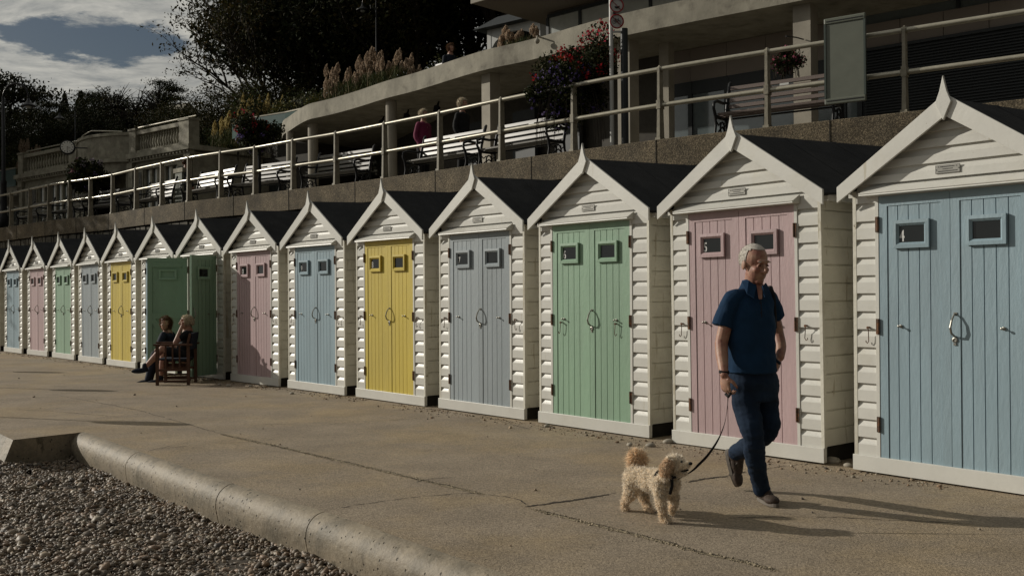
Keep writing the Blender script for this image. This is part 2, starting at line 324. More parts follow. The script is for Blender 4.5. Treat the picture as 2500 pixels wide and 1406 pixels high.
CR = [(2, [(-2.905, 9.974), (-2.443, 9.448), (-2.033, 8.998), (-1.351, 8.198), (-0.78, 7.529), (-0.207, 6.857)]), (2, [(0.119, 6.373), (0.361, 6.074), (0.582, 5.802), (0.783, 5.553), (0.964, 5.308), (1.138, 5.114), (1.291, 4.906)]), (3, [(0.055, 6.437), (0.257, 6.556), (0.453, 6.68), (0.723, 6.906)]), (3, [(1.233, 7.248), (1.404, 7.37), (1.574, 7.462), (1.808, 7.678)]), (1, [(1.808, 7.678), (2.073, 7.849), (2.301, 7.972), (2.458, 8.003)]), (1, [(-3.195, 9.009), (-3.047, 9.172), (-2.656, 9.38), (-2.443, 9.448), (-2.226, 9.68)]), (1, [(-3.245, 8.893), (-3.182, 9.129), (-2.982, 9.503)]), (1, [(-1.191, 6.42), (-0.955, 6.601), (-0.7, 6.751), (-0.349, 6.905), (-0.207, 6.857)]), (1, [(-0.207, 6.857), (-0.011, 6.738), (0.119, 6.373)]), (1, [(-2.037, 10.547), (-1.744, 10.87), (-1.318, 11.023), (-0.71, 11.397)]), (1, [(-5.171, 14.026), (-4.82, 14.173), (-4.025, 14.229), (-3.091, 13.697)]), (1, [(-6.964, 13.607), (-6.672, 13.693), (-6.362, 14.06)]), (1, [(-6.362, 14.06), (-5.315, 12.975), (-4.61, 12.231), (-3.648, 10.986), (-2.905, 9.974)]), (1, [(-2.825, 10.594), (-2.514, 10.744), (-2.124, 10.553)]), (1, [(1.279, 6.076), (1.608, 6.098), (1.974, 6.074), (2.311, 5.985), (2.743, 5.864)]), (1, [(-6.162, 12.335), (-5.489, 12.074), (-4.517, 11.485)]), (1, [(-0.755, 7.282), (-0.591, 7.47), (-0.41, 7.513)]), (1, [(-1.702, 11.823), (-1.238, 12.003), (-0.587, 11.749), (0.195, 10.1)])]
for i, (k, path) in enumerate(CR):
    if k == 2:
        o = jag(path, .012, .034, M['patch'], 'mortar_joint', z=.003, seed=i, wob=.02); tag(o, kind='structure')
        o = jag(path, .002, .011, M['crack'], 'slab_joint', z=.006, seed=i+50, wob=.03); tag(o, kind='structure')
    elif k == 3:
        o = jag(path, .014, .036, M['crack'], 'slab_joint', seed=i, wob=.02); tag(o, kind='structure')
    else:
        o = jag(path, .004, .013, M['crack'], 'slab_crack', seed=i, wob=.02); tag(o, kind='structure')

# shingle: one object, every pebble real
def ico(sub):
    bm = bmesh.new(); bmesh.ops.create_icosphere(bm, subdivisions=sub, radius=1); bm.verts.ensure_lookup_table()
    v = np.array([x.co[:] for x in bm.verts]); f = np.array([[x.index for x in fc.verts] for fc in bm.faces]); bm.free(); return v, f
def scatter_mesh(name, m, pts, rads, rots, sub, rng, smooth=True, colors=None, lump=.18):
    v, f = ico(sub); n = len(pts); nv = len(v)
    shapes = [v*(1+lump*rng.standard_normal((nv,1))*.5) for _ in range(12)]
    V = np.empty((n, nv, 3), np.float32)
    idx = rng.integers(0, 12, n); sh = np.array(shapes)[idx]
    V = np.einsum('nij,nkj->nki', rots, sh*rads[:, None, :])+pts[:, None, :]
    F = (f[None]+(np.arange(n)*nv)[:, None, None]).reshape(-1, 3)
    me = bpy.data.meshes.new(name); me.vertices.add(n*nv); me.vertices.foreach_set('co', V.reshape(-1).astype(np.float32))
    me.loops.add(len(F)*3); me.loops.foreach_set('vertex_index', F.reshape(-1).astype(np.int32))
    me.polygons.add(len(F)); me.polygons.foreach_set('loop_start', np.arange(0, len(F)*3, 3, dtype=np.int32))
    if smooth: me.polygons.foreach_set('use_smooth', np.ones(len(F), bool))
    if colors is not None:
        ca = me.color_attributes.new('tint', 'FLOAT_COLOR', 'POINT'); c4 = np.ones((n, nv, 4), np.float32); c4[:, :, :3] = colors[:, None, :]
        ca.data.foreach_set('color', c4.reshape(-1))
    me.update(); me.validate(); me.materials.append(m)
    o = bpy.data.objects.new(name, me); COL.objects.link(o); return o
def tintmat(name, rough=.5, spec=.4, mul=1., trans=0., bump=0):
    m = bpy.data.materials.new(name); m.use_nodes = True; t = m.node_tree; b = t.nodes['Principled BSDF']
    a = N(t, 'ShaderNodeAttribute', attribute_name='tint'); nz = N(t, 'ShaderNodeTexNoise', i_Scale=60., i_Detail=4.)
    tcn = N(t, 'ShaderNodeTexCoord'); t.links.new(tcn.outputs['Object'], nz.inputs['Vector'])
    mr = N(t, 'ShaderNodeMapRange'); mr.inputs['From Min'].default_value = .3; mr.inputs['From Max'].default_value = .7; mr.inputs['To Min'].default_value = .8*mul; mr.inputs['To Max'].default_value = 1.2*mul
    t.links.new(nz.outputs[0], mr.inputs['Value']); x = N(t, 'ShaderNodeMixRGB', blend_type='MULTIPLY'); x.inputs[0].default_value = 1
    t.links.new(a.outputs['Color'], x.inputs[1]); t.links.new(mr.outputs[0], x.inputs[2]); t.links.new(x.outputs[0], b.inputs['Base Color'])
    b.inputs['Roughness'].default_value = rough; b.inputs['Specular IOR Level'].default_value = spec
    if trans:
        tr = N(t, 'ShaderNodeBsdfTranslucent'); t.links.new(x.outputs[0], tr.inputs[0]); ms = N(t, 'ShaderNodeMixShader', i_0=trans)
        t.links.new(b.outputs[0], ms.inputs[1]); t.links.new(tr.outputs[0], ms.inputs[2]); t.links.new(ms.outputs[0], t.nodes['Material Output'].inputs[0])
    return m
def rotmats(n, rng, flat=.35):
    a = rng.uniform(0, 2*np.pi, n); tx = rng.normal(0, flat, n); ty = rng.normal(0, flat, n)
    ca, sa = np.cos(a), np.sin(a); cx, sx = np.cos(tx), np.sin(tx); cy, sy = np.cos(ty), np.sin(ty); O, I = np.zeros(n), np.ones(n)
    Z = np.array([[ca,-sa,O],[sa,ca,O],[O,O,I]]).transpose(2,0,1); X = np.array([[I,O,O],[O,cx,-sx],[O,sx,cx]]).transpose(2,0,1); Y = np.array([[cy,O,sy],[O,I,O],[-sy,O,cy]]).transpose(2,0,1)
    return Z@X@Y
rng = np.random.default_rng(3)
PEB = np.array([(.26,.195,.135), (.21,.165,.12), (.30,.235,.165), (.17,.14,.11), (.12,.10,.082), (.27,.185,.12), (.35,.30,.23), (.23,.16,.11), (.20,.16,.12)])
def shore_side(x, y):            # distance seaward of the kerb line (positive on the beach)
    P = np.array(NP_[::-1]+[(-4.383,10.237)]+[tuple(p) for p in kp]); best = np.full(len(x), 1e9); sgn = np.ones(len(x))
    for a, b in zip(P[:-1], P[1:]):
        d = b-a; t = np.clip(((x-a[0])*d[0]+(y-a[1])*d[1])/(d@d), 0, 1); qx, qy = x-(a[0]+t*d[0]), y-(a[1]+t*d[1]); r = np.hypot(qx, qy)
        u = r < best; best = np.where(u, r, best); sgn = np.where(u, np.sign(qx*d[1]-qy*d[0]), sgn)
    return best*sgn
NPB = 105000
x = rng.uniform(-6.6, 1.8, NPB*4); y = rng.uniform(3.9, 10.8, NPB*4); s_ = shore_side(x, y)
ok = (s_ > .09) & (x/y > -.62) & (x/y < .35) & (y > 3.6); x, y, s_ = x[ok][:NPB], y[ok][:NPB], s_[ok][:NPB]; n = len(x)
size = np.clip(rng.lognormal(np.log(.0118), .42, n), .007, .045)
rad = np.stack([size*rng.uniform(.9,1.35,n), size*rng.uniform(.65,1.,n), size*rng.uniform(.34,.58,n)], 1)
zs = BZ-.075+.03*np.sin(x*2.1+y*1.3)+.02*np.sin(x*5+1)*np.cos(y*4)+rng.uniform(-.02,.016,n)+size*.3+np.exp(-np.clip(s_,0,9)/.12)*.05
cols = PEB[rng.integers(0, len(PEB), n)]*rng.uniform(.65, 1.25, (n,1))
sh = scatter_mesh('shingle', tintmat('pebble', .55, .4, .82), np.stack([x, y, zs], 1), rad, rotmats(n, rng, .45), 2 if n < 30000 else 1, rng, colors=cols, lump=.34)
tag(sh, 'brown and grey shingle of small rounded pebbles on the beach', 'shingle', kind='stuff')
bg_ = MB()
gx = np.linspace(-9, 4, 60); gy = np.linspace(2, 12, 50)
bb = MB(); bb.add([(-60,-60,BZ-.1), (60,-60,BZ-.1), (60,60,BZ-.1), (-60,60,BZ-.1)], [(0,1,2,3)]); tag(bb.build('beach', M['bed']), kind='structure')
# gravel squeezed out of the long joint
gp_ = []
for k_, path in CR:
    if k_ != 2: continue
    P_ = catmull([np.array(q) for q in path], 12)
    for a_, b_ in zip(P_[:-1], P_[1:]):
        m_ = max(1, int(np.linalg.norm(b_-a_)*620)); tt = rng.random(m_)[:,None]; gp_.append(a_+(b_-a_)*tt+rng.normal(0, .012, (m_,2)))
gp_ = np.concatenate(gp_); n_g = len(gp_); gr = np.clip(rng.lognormal(np.log(.0030), .45, n_g), .0015, .009)
jg = scatter_mesh('joint_gravel', tintmat('grit', .8, .2), np.concatenate([gp_, (gr*.35)[:,None]], 1), np.stack([gr*1.2, gr, gr*.7], 1), rotmats(n_g, rng, .5), 1, rng, colors=np.tile((.36,.30,.21), (n_g,1))*rng.uniform(.5,1.2,(n_g,1)), lump=.4)
tag(jg, 'loose sandy grit lying along the long slab joint', 'grit', kind='stuff')
# stray grit and pebbles on the slab, thickest along the hut bases and the kerb
m_ = 2600; bx = rng.uniform(-9, 4, m_); by = rng.uniform(5, 22, m_); hut_l = np.array([(3.106,7.052), (-1.582,12.895), (-6.531,18.473), (-12.656,25.404)])
kk = rng.integers(0, 3, m_); tt = rng.random(m_); near = rng.random(m_) < .86; lx = hut_l[kk,0]+(hut_l[kk+1,0]-hut_l[kk,0])*tt; ly = hut_l[kk,1]+(hut_l[kk+1,1]-hut_l[kk,1])*tt; od = np.abs(rng.normal(0, .16, m_))+.03
bx = np.where(near, lx-.76*od, bx); by = np.where(near, ly-.65*od, by); kq = shore_side(bx, by) < -.05; bx, by = bx[kq], by[kq]; m_ = len(bx); gr = np.clip(rng.lognormal(np.log(.0055), .5, m_), .003, .018)
tag(scatter_mesh('scattered_grit', bpy.data.materials['grit'], np.stack([bx, by, gr*.35], 1), np.stack([gr*1.2, gr, gr*.7], 1), rotmats(m_, rng, .5), 1, rng, colors=PEB[rng.integers(0, len(PEB), m_)]*rng.uniform(.7,1.3,(m_,1)), lump=.4), 'stray pebbles and grit scattered over the promenade by the hut bases', 'grit', kind='stuff')
# a pale driftwood lump by the bottom edge, loose stones by the hut bases
def stones(name, spots, label, grp=None):
    for i, (px, py, r_) in enumerate(spots):
        mb = MB(); mb.ell((0,0,0), (r_*1.4, r_, r_*.7), nu=10, nv=7)
        mb.v = [(a*(1+.25*mnoise.noise(Vector((a*30+i*9, b*30, c*30)))), b*(1+.2*mnoise.noise(Vector((a*30, b*30+i*7, c*30)))), c) for a, b, c in mb.v]
        o = mb.build(name, M['stone'], smooth=True, loc=(px, py, r_*.35)); o.rotation_euler = (0,0,i*1.3); tag(o, label(i) if callable(label) else label, 'stone', grp)
M['stone'] = mat('loose_stone', (.30,.27,.22), .7, var=.3, vscale=20.)
# ------------------------------------------------------------------ beach huts
BD = .136      # board pitch
def clap(mb, xf, z0, z1, y0=0., pitch=BD, zoff=0.):
    """shiplap boards; xf(z) -> (xa, xb); flat face with a cove along each board's top edge"""
    z = z0; k = 0
    pr = []
    while z < z1-1e-4:
        t = min(z+pitch, z1)
        pr += [(z, y0-.004), (min(z+pitch-.054, t), y0-.004)]
        if z+pitch <= z1+1e-4: pr += [(z+pitch-.045, y0+.002), (z+pitch-.030, y0+.010), (z+pitch-.012, y0+.0185), (z+pitch-.0005, y0+.019)]
        z = z+pitch
    vs = []
    for zz, yy in pr:
        a, b = xf(zz); vs += [(a, yy, zz), (b, yy, zz)]
    mb.add(vs, [(2*i, 2*i+1, 2*i+3, 2*i+2) for i in range(len(pr)-1)])
HW = .79; DEP = 2.2; EV = 2.10; PK = 2.68
DL, DR = -.57, .54; DB, DT = .105, 2.075
def leaf(w, flip):
    """one door leaf in hinge space: hinge at x=0, leaf along +x (flip: -x), outer face at y=-.006"""
    mb = MB(); s = -1 if flip else 1
    def bx(a, b, *r): mb.box(min(s*a, s*b), max(s*a, s*b), *r)
    st = .066; ins = .012
    bx(0, st, -.006, .034, DB, DT); bx(w-st, w, -.006, .034, DB, DT); bx(st, w-st, -.006, .034, DT-.075, DT)
    bx(st, w-st, .006, .028, DB, DB+.02)
    npl = 5; pw = (w-2*st)/npl
    for i in range(npl):
        a = st+i*pw
        bx(a+.0035, a+pw-.0035, .000, .018, DB, DT-.075)
    bx(st, w-st, .010, .022, DB+.001, DT-.076)
    # inner framing: rails and braces
    for z0, z1 in ((DB+.05, DB+.15), (1.02, 1.12), (DT-.16, DT-.078)): bx(st+.001, w-st-.001, .022, .038, z0, z1)
    a, b = Vector((s*st, .030, DB+.15)), Vector((s*(w-st), .030, 1.02)); mb.beam(a, b, .014, .08, up=(0,0,1))
    return mb
def win(mb, x0, x1, z0, z1, y, w=.042, d=.024):
    # mitred moulding, sloping to the glass
    o = [(x0, z0), (x1, z0), (x1, z1), (x0, z1)]; i_ = [(x0+w, z0+w), (x1-w, z0+w), (x1-w, z1-w), (x0+w, z1-w)]; m_ = [(x0+w*.6, z0+w*.6), (x1-w*.6, z0+w*.6), (x1-w*.6, z1-w*.6), (x0+w*.6, z1-w*.6)]
    vs = [(a, y, b) for a, b in o]+[(a, y-d, b) for a, b in o]+[(a, y-d*1.05, b) for a, b in m_]+[(a, y-d*.35, b) for a, b in i_]+[(a, y, b) for a, b in i_]
    mb.add(vs, [(r*4+k, r*4+(k+1) % 4, (r+1)*4+(k+1) % 4, (r+1)*4+k) for r in range(4) for k in range(4)])
def make_hut():
    t = empty('beach_hut')
    hwz = lambda z: (-(HW-.005), HW-.005)
    m = MB()
    clap(m, lambda z: (-HW+.028, DL-.03), .13, 2.06); clap(m, lambda z: (DR+.03, HW-.028), .13, 2.06)
    zg = .13+BD*14; 
    def gw(z):
        h = max(.01, min(HW-.029, (PK+.02-z)/.68)); return (-h, h)
    clap(m, gw, 2.06, PK, pitch=.112)
    m.box(-HW+.03, HW-.03, .0198, .03, DT+.002, EV+.03); m.add([(-HW,.02,EV), (HW,.02,EV), (.01,.02,PK+.01), (-.01,.02,PK+.01)], [(0,1,2,3)])
    m.box(-HW+.03, DL-.032, .0198, .03, .13, EV); m.box(DR+.032, HW-.03, .0198, .03, .13, EV)
    m.build('front_wall', M['white'], t)
    for s in (-1, 1):
        w = MB(); z = .135
        while z < 2.12:
            zt = min(z+.145, 2.12); w.box(min(s*(HW-.012), s*(HW-.03)), max(s*(HW-.012), s*(HW-.03)), .032, DEP-.03, z, zt-.013); z += .145
        w.box(min(s*(HW-.024), s*(HW-.04)), max(s*(HW-.024), s*(HW-.04)), .033, DEP-.031, .136, 2.11)
        w.box(min(s*HW, s*(HW-.028)), max(s*HW, s*(HW-.028)), -.006, .031, .13, 2.13)      # corner board
        w.box(min(s*(HW-.002), s*(HW-.03)), max(s*(HW-.002), s*(HW-.03)), DEP-.029, DEP, .13, 2.13)
        w.build('side_wall', M['white_side'], t)
        e = MB(); e.box(min(s*(HW+.002), s*(HW+.052)), max(s*(HW+.002), s*(HW+.052)), .02, DEP, 2.085, 2.125); e.build('eaves_board', M['white'], t)
        b = MB()
        # barge board: plumb cut at the foot, upper edge proud of the felt
        sl = (2.745-2.165)/.868
        poly = [(0, 2.745), (s*.868, 2.165), (s*.868, 2.045), (0, 2.590)] if s > 0 else [(0, 2.745), (0, 2.590), (s*.868, 2.045), (s*.868, 2.165)]
        b.prism(poly, (0,-.098,0), (1,0,0), (0,0,1), (0,.022,0)); b.build('barge_board', M['white'], t, bevel=.002)
        r = MB(); q = [(s*.004, 2.715), (s*.862, 2.142), (s*.862, 2.125), (s*.004, 2.690)]
        vs = [(x_, -.0755, z_) for x_, z_ in q]+[(x_, DEP+.06, z_+.09) for x_, z_ in q]
        r.add(vs, [(0,1,2,3), (7,6,5,4), (0,4,5,1), (1,5,6,2), (2,6,7,3), (3,7,4,0)])
        for fy in (.62, 1.38):   # felt laps
            q2 = [(s*.004, 2.7165), (s*.862, 2.1435), (s*.862, 2.1425), (s*.004, 2.7155)]; zz0 = .09*(fy+.0755)/(DEP+.1355); vs2 = [(x_, fy, z_+zz0+.0015) for x_, z_ in q2]+[(x_, fy+.06, z_+zz0+.0045) for x_, z_ in q2]
            r.add(vs2, [(0,1,2,3), (7,6,5,4), (0,4,5,1), (1,5,6,2), (2,6,7,3), (3,7,4,0)])
        r.build('roof_slope', M['felt'], t)
    bk = MB(); bk.box(-HW+.045, HW-.045, DEP-.02, DEP-.001, .13, 2.12); bk.add([(-HW+.04,DEP-.01,2.1), (HW-.04,DEP-.01,2.1), (0,DEP-.01,2.72)], [(0,1,2)]); bk.build('back_wall', M['white_side'], t)
    fl = MB(); fl.box(-HW+.04, HW-.04, .05, DEP-.03, .09, .128)
    for q in (-.6, -.2, .2, .6): fl.box(q-.04, q+.04, .06, DEP-.02, .0, .089)
    fl.box(HW-.1, HW-.045, .04, DEP, 0, .0895); fl.box(-HW+.045, -HW+.1, .04, DEP, 0, .0895)
    fl.build('floor_frame', M['dark'], t)
    p = MB(); p.box(-HW-.006, HW+.004, -.022, .02, .012, .1295); p.build('plinth_board', M['white'], t, bevel=.003)
    for ja, jb_ in ((DL-.0295, DL-.002), (DR+.002, DR+.0295)): MB().box(ja, jb_, -.010, .03, .1297, DT+.005).build('door_frame', M['white'], t)
    d = MB(); d.add([(-.67,-.006,2.155), (.60,-.006,2.155), (.585,-.085,2.100), (-.685,-.085,2.100), (-.685,-.092,2.083), (.585,-.092,2.083), (.60,-.006,2.079), (-.67,-.006,2.079)],
                    [(0,1,2,3), (3,2,5,4), (4,5,6,7), (0,3,4,7), (1,6,5,2), (0,7,6,1)]); d.box(-.685,.585,-.0925,-.086,2.0965,2.1035); d.build('drip_board', M['white'], t)
    f = MB(); f.prism([(0,2.872), (.012,2.82), (.027,2.76), (.058,2.682), (.024,2.61), (0,2.556), (-.024,2.61), (-.058,2.682), (-.027,2.76), (-.012,2.82)], (0,-.121,0), (1,0,0), (0,0,1), (0,.022,0)); f.build('finial', M['white'], t, bevel=.003)
    # plaque with three lines of tiny lettering, too small to read
    pl = MB(); pl.box(-.118, .062, -.012, -.0042, 2.20, 2.258); po = pl.build('name_plate', M['plaque'], t, bevel=.001)
    tx = MB()
    rr = random.Random(5)
    for z_, a, b, h in ((2.246, -.082, .022, .0055), (2.230, -.064, .012, .0045), (2.214, -.098, .044, .0055)):
        q = a
        while q < b:
            l = rr.uniform(.004, .012); tx.box(q, min(b, q+l), -.0132, -.0121, z_-h/2, z_+h/2); q += l+.003
    for q, z_ in ((-.110, 2.226), (.054, 2.229), (-.094, 2.246), (.038, 2.246)): tx.lathe([(.0035,-.001), (.0035,.001)], (q,-.0131,z_), 8, axis=(0,1,0))
    tx.box(-.118,.062,-.0125,-.012,2.2,2.2022); tx.box(-.118,.062,-.0125,-.012,2.2558,2.258); tx.box(-.118,-.1158,-.0125,-.012,2.2,2.258); tx.box(.0598,.062,-.0125,-.012,2.2,2.258)
    tx.build('plate_lettering', M['ink'], po)
    # doors
    for s, x0, w in ((1, DL, .5515), (-1, DR, .5545)):
        dr_ = leaf(w, s < 0).build('door', M['blue'], t, loc=(x0, 0, 0))
        if s > 0: a0, a1 = .126, .406
        else: a0, a1 = -.435, -.155
        wf = MB(); win(wf, a0, a1, 1.682, 1.888, -.006); wf.build('window_frame', M['blue'], dr_)
        wi = MB(); win(wi, a0+.015, a1-.015, 1.697, 1.873, .04, .03, -.012); wi.build('inner_frame', M['blue'], dr_)
        gp = MB(); gp.box(a0+.04, a1-.04, -.0065, -.0015, 1.722, 1.848); gp.build('window_pane', M['glass'], dr_)
        for z_ in (1.81, 1.047, .315):
            h = MB(); h.tube([(-.003*s,-.017,z_), (-.003*s,-.017,z_+.115)], .0085, 8); h.box(-.024 if s > 0 else -.002, .002 if s > 0 else .024, -.0175, -.0105, z_, z_+.115)
            h.build('hinge', M['rust'], dr_)
        ey = MB(); xx = .172 if s > 0 else -.186
        ey.lathe([(.013,0), (.013,.004), (.005,.008), (.005,.026), (.009,.028), (.009,.036), (.0,.04)], (xx,-.005,1.11), 10, axis=(0,-1,0)); ey.build('door_bolt', M['steel'], dr_)
        if s > 0: # pull handle and ring latch on the meeting edge
            hx = .592; 
        else:
            hb = MB(); hx = -.522
            hb.tube([(hx,-.006,1.205), (hx,-.028,1.20), (hx-.004,-.052,1.16), (hx-.010,-.062,1.11), (hx-.008,-.052,1.07), (hx,-.022,1.048), (hx,-.008,1.045)], [.007,.006,.007,.0085,.0085,.007,.007], 8)
            hb.box(hx-.012, hx+.012, -.012, -.0065, 1.196, 1.216)
            hb.lathe([(.020,0), (.020,.008), (.013,.010), (.012,.006), (.0,.005)], (hx-.004,-.006,1.022), 14, axis=(0,-1,0)); hb.box(hx-.014, hx+.006, -.014, -.0062, .985, 1.0)
            hb.build('door_handle', M['steel'], dr_, smooth=False)
    for x_, s in ((-.655, 1), (.645, -1)):
        h = MB(); h.lathe([(.008,0), (.007,.02), (.010,.022), (.010,.03), (0,.031)], (0,-.004,0), 8, axis=(0,-1,0))
        h.tube([(0,-.028,0), (.004,-.030,-.03), (.002,-.030,-.075), (0,-.028,-.10), (-.012*s,-.026,-.117), (-.024*s,-.026,-.108), (-.024*s,-.026,-.095)], .0034, 6)
        h.build('door_hook', M['rust'], t, loc=(x_, 0, 1.095))
    return t
HP = [(4,3.106,7.052,-.902,'blue'), (5,1.968,8.541,-.887,'pink'), (6,.79,10.037,-.881,'green'), (7,-.372,11.482,-.872,'grey'), (8,-1.582,12.895,-.863,'yellow'), (9,-2.808,14.307,-.852,'blue'),
      (10,-4.044,15.713,-.843,'pink'), (11,-5.282,17.102,-.836,'green'), (12,-6.531,18.473,-.841,'blue'), (13,-7.747,19.846,-.856,'yellow'), (14,-8.942,21.246,-.871,'grey'), (15,-10.148,22.647,-.861,'green'),
      (16,-11.391,24.031,-.85,'pink'), (17,-12.656,25.404,-.853,'blue'), (18,-13.92,26.78,-.853,'yellow')]
HLAB = {4: 'nearest beach hut, pale blue doors marked 4, cut off by the right edge',
 5: 'white beach hut with pink doors marked 5, right behind the walking man',
 6: 'white beach hut with pale green doors marked 6, beside the pink hut behind the man',
 7: 'white beach hut with grey blue doors marked 7, between the green and the yellow hut',
 8: 'nearer of two yellow door beach huts, between grey blue and pale blue doors',
 9: 'white beach hut with closed pale blue doors, just left of the nearer yellow hut',
 10: 'pink door beach hut crossed by the slanting shadow of an open door',
 11: 'beach hut with dark green doors swung open beside the seated pair',
 12: 'pale blue door beach hut mostly hidden by an open green door and the seated pair',
 13: 'farther yellow door beach hut, just left of the seated pair',
 14: 'small grey blue door beach hut, just left of the farther yellow hut',
 15: 'small far green door beach hut between grey blue and pink doors',
 16: 'small far pink door beach hut, second complete hut from the left edge',
 17: 'small far pale blue door beach hut, last complete hut at the left edge',
 18: 'farthest beach hut, only its right side wall showing at the left edge'}
hut0 = make_hut()
def paint(t, c):
    for d in t.children:
        if d.name.startswith('door') and not d.name.startswith(('door_frame', 'door_hook')):
            for o in [d]+[q for q in d.children if q.name.startswith(('window_frame', 'inner_frame'))]:
                o.material_slots[0].link = 'OBJECT'; o.material_slots[0].material = M[c]
huts = {}
for i, (n_, x_, y_, th, c) in enumerate(HP):
    t = hut0 if i == 0 else copy_tree(hut0); huts[n_] = t
    rr = random.Random(n_*3); t.location = (x_, y_, 0); t.rotation_euler = (rr.uniform(-.004,.004), rr.uniform(-.005,.005), th)
for (n_, x_, y_, th, c) in HP:
    t = huts[n_]; paint(t, c); tag(t, HLAB[n_], 'beach hut', 'row of gabled beach huts')
    rr = random.Random(n_)
    for o in t.children:
        if o.name.startswith('door_hook'): o.rotation_euler = (0, rr.uniform(-.12, .12), 0)
        if o.name.startswith('finial'): o.rotation_euler = (0, 0, 0)
        if o.name.startswith('door') and not o.name.startswith(('door_frame', 'door_hook')) and n_ <= 12 and o.location.x < 0:
            q = text_mesh(str(n_), .115, 'house_number', M['num'], o, (.188, -.0072, 1.768), bold=.002); q.scale = (.72,1,1)
    if n_ == 6:
        for o in t.children:
            if o.name.startswith('door_hook'): o.location.x = -.428 if o.location.x < 0 else .36; o.location.y = -.002; o.location.z = 1.075
for o in huts[11].children:
    if o.name.startswith('door') and not o.name.startswith(('door_frame', 'door_hook')):
        if o.location.x < 0: o.rotation_euler.z = -R(122); o.scale = (1.2, 1, 1); o.location.y = -.02; o['label'] = 'wide open green door leaf seen from its braced inner side'
        else: o.rotation_euler.z = R(111); o.location.y = -.02; o['label'] = 'green door leaf opened towards the beach, planked outer side in shade'
        o.location.z = -.02
# ------------------------------------------------------------------ sea wall, upper promenade, railing
FZ = 3.62
W0 = [(10,9.0),(8.0,10.5),(6.5,11.65),(5.005,12.751),(3.519,13.838),(2.172,14.868),(.947,15.991),(-.229,17.135),(-1.371,18.323),(-2.534,19.47),(-3.668,20.55),(-4.75,21.45),(-5.811,22.40),(-6.80,23.15),(-7.80,23.95),(-8.80,24.95),(-9.849,26.026),(-10.917,27.172),(-11.869,28.0),(-12.75,28.68),(-13.729,29.51),(-14.816,30.582),(-15.961,31.736),(-17.2,32.9),(-22,37.2),(-34,48)]
F0 = [(7.5,15.2),(6.1,16.35),(4.699,17.495),(2.161,19.546),(.476,21.413),(-.681,22.471),(-2.281,24.503),(-3.155,25.463),(-4.026,26.592),(-4.81,27.519),(-5.354,28.066),(-5.778,28.507),(-6.256,29.38),(-6.733,30.385),(-7.063,31.068),(-7.3,31.9)]
wp = catmull(W0, 5); fp = catmull(F0, 4)
M['black'] = mat('black_iron', (.009,.009,.010), .42, var=.3, spec=.35)
M['slat'] = mat('weathered_slats', (.14,.13,.11), .36, var=.35, vscale=20., stretch=(.3,3,3), spec=.5)
M['slatdark'] = mat('brown_slats', (.12,.085,.07), .55, var=.4, vscale=90., spec=.6)
M['sage'] = mat('sage_board_paint', (.15,.16,.13), .4, var=.08)
M['sagedark'] = mat('dark_green_trim', (.07,.085,.075), .35, var=.1)
M['clad'] = mat('cladding_panel', (.24,.205,.175), .6, var=.08, vscale=1.)
M['frame'] = mat('anthracite_frame', (.03,.034,.036), .5, var=.1)
M['gwin'] = mat('shop_glass', (.13,.155,.16), .1, var=.1, spec=1.)
M['shelter'] = mat('shelter_wall', (.05,.045,.037), .8, var=.2)
M['soffit'] = mat('brown_soffit', (.12,.10,.08), .7, var=.1, vscale=1.)
M['wwin'] = mat('terrace_glass', (.42,.44,.42), .15, var=.1, spec=.6)
M['pale'] = mat('pale_stone', (.33,.31,.24), .8, var=.2, vscale=4., bump=.5, bscale=20., col2=(.22,.20,.155))
M['flint'] = mat('flint_panel', (.12,.115,.10), .7, var=.6, vscale=18., bump=1.2, bscale=14.)
M['clockw'] = mat('clock_face', (.80,.79,.74), .4, var=.03)
M['curtain'] = mat('white_curtain', (.8,.8,.76), .8, var=.05)
M['red'] = mat('sign_red', (.30,.02,.025), .35, var=.05)
M['signw'] = mat('sign_white', (.50,.50,.48), .35, var=.03)

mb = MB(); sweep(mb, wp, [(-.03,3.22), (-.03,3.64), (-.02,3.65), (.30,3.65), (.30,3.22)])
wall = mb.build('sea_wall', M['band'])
tag(wall, 'long concrete and stone sea wall rising behind the beach hut roofs', 'wall')
# the band is cast in bays: open vertical joints with pale and dark bays between
jb = MB()
for i, p in enumerate(catmull(W0, 2)):
    if i % 3 == 1:
        q = catmull(W0, 2); t = q[min(i+1, len(q)-1)]-q[i-1]; t = t/np.linalg.norm(t); c = p+np.array((t[1],-t[0]))*-.032
        jb.obox((c[0], c[1], 3.435), .006, .004, .212, ex=(t[0], t[1], 0))
jb.build('movement_joint', M['dark'], wall)
mb = MB(); rows = 14; cz = 3.21/rows; r_ = random.Random(4); wfine = offset_curve(catmull(W0, 5), .04)
Ls = [0]
for i in range(1, len(wfine)): Ls.append(Ls[-1]+float(np.linalg.norm(wfine[i]-wfine[i-1])))
def wat(s):
    s = max(0, min(Ls[-1]-1e-4, s)); i = np.searchsorted(Ls, s, 'right')-1; t = (s-Ls[i])/(Ls[i+1]-Ls[i]); return wfine[i]*(1-t)+wfine[i+1]*t
s = 2.0
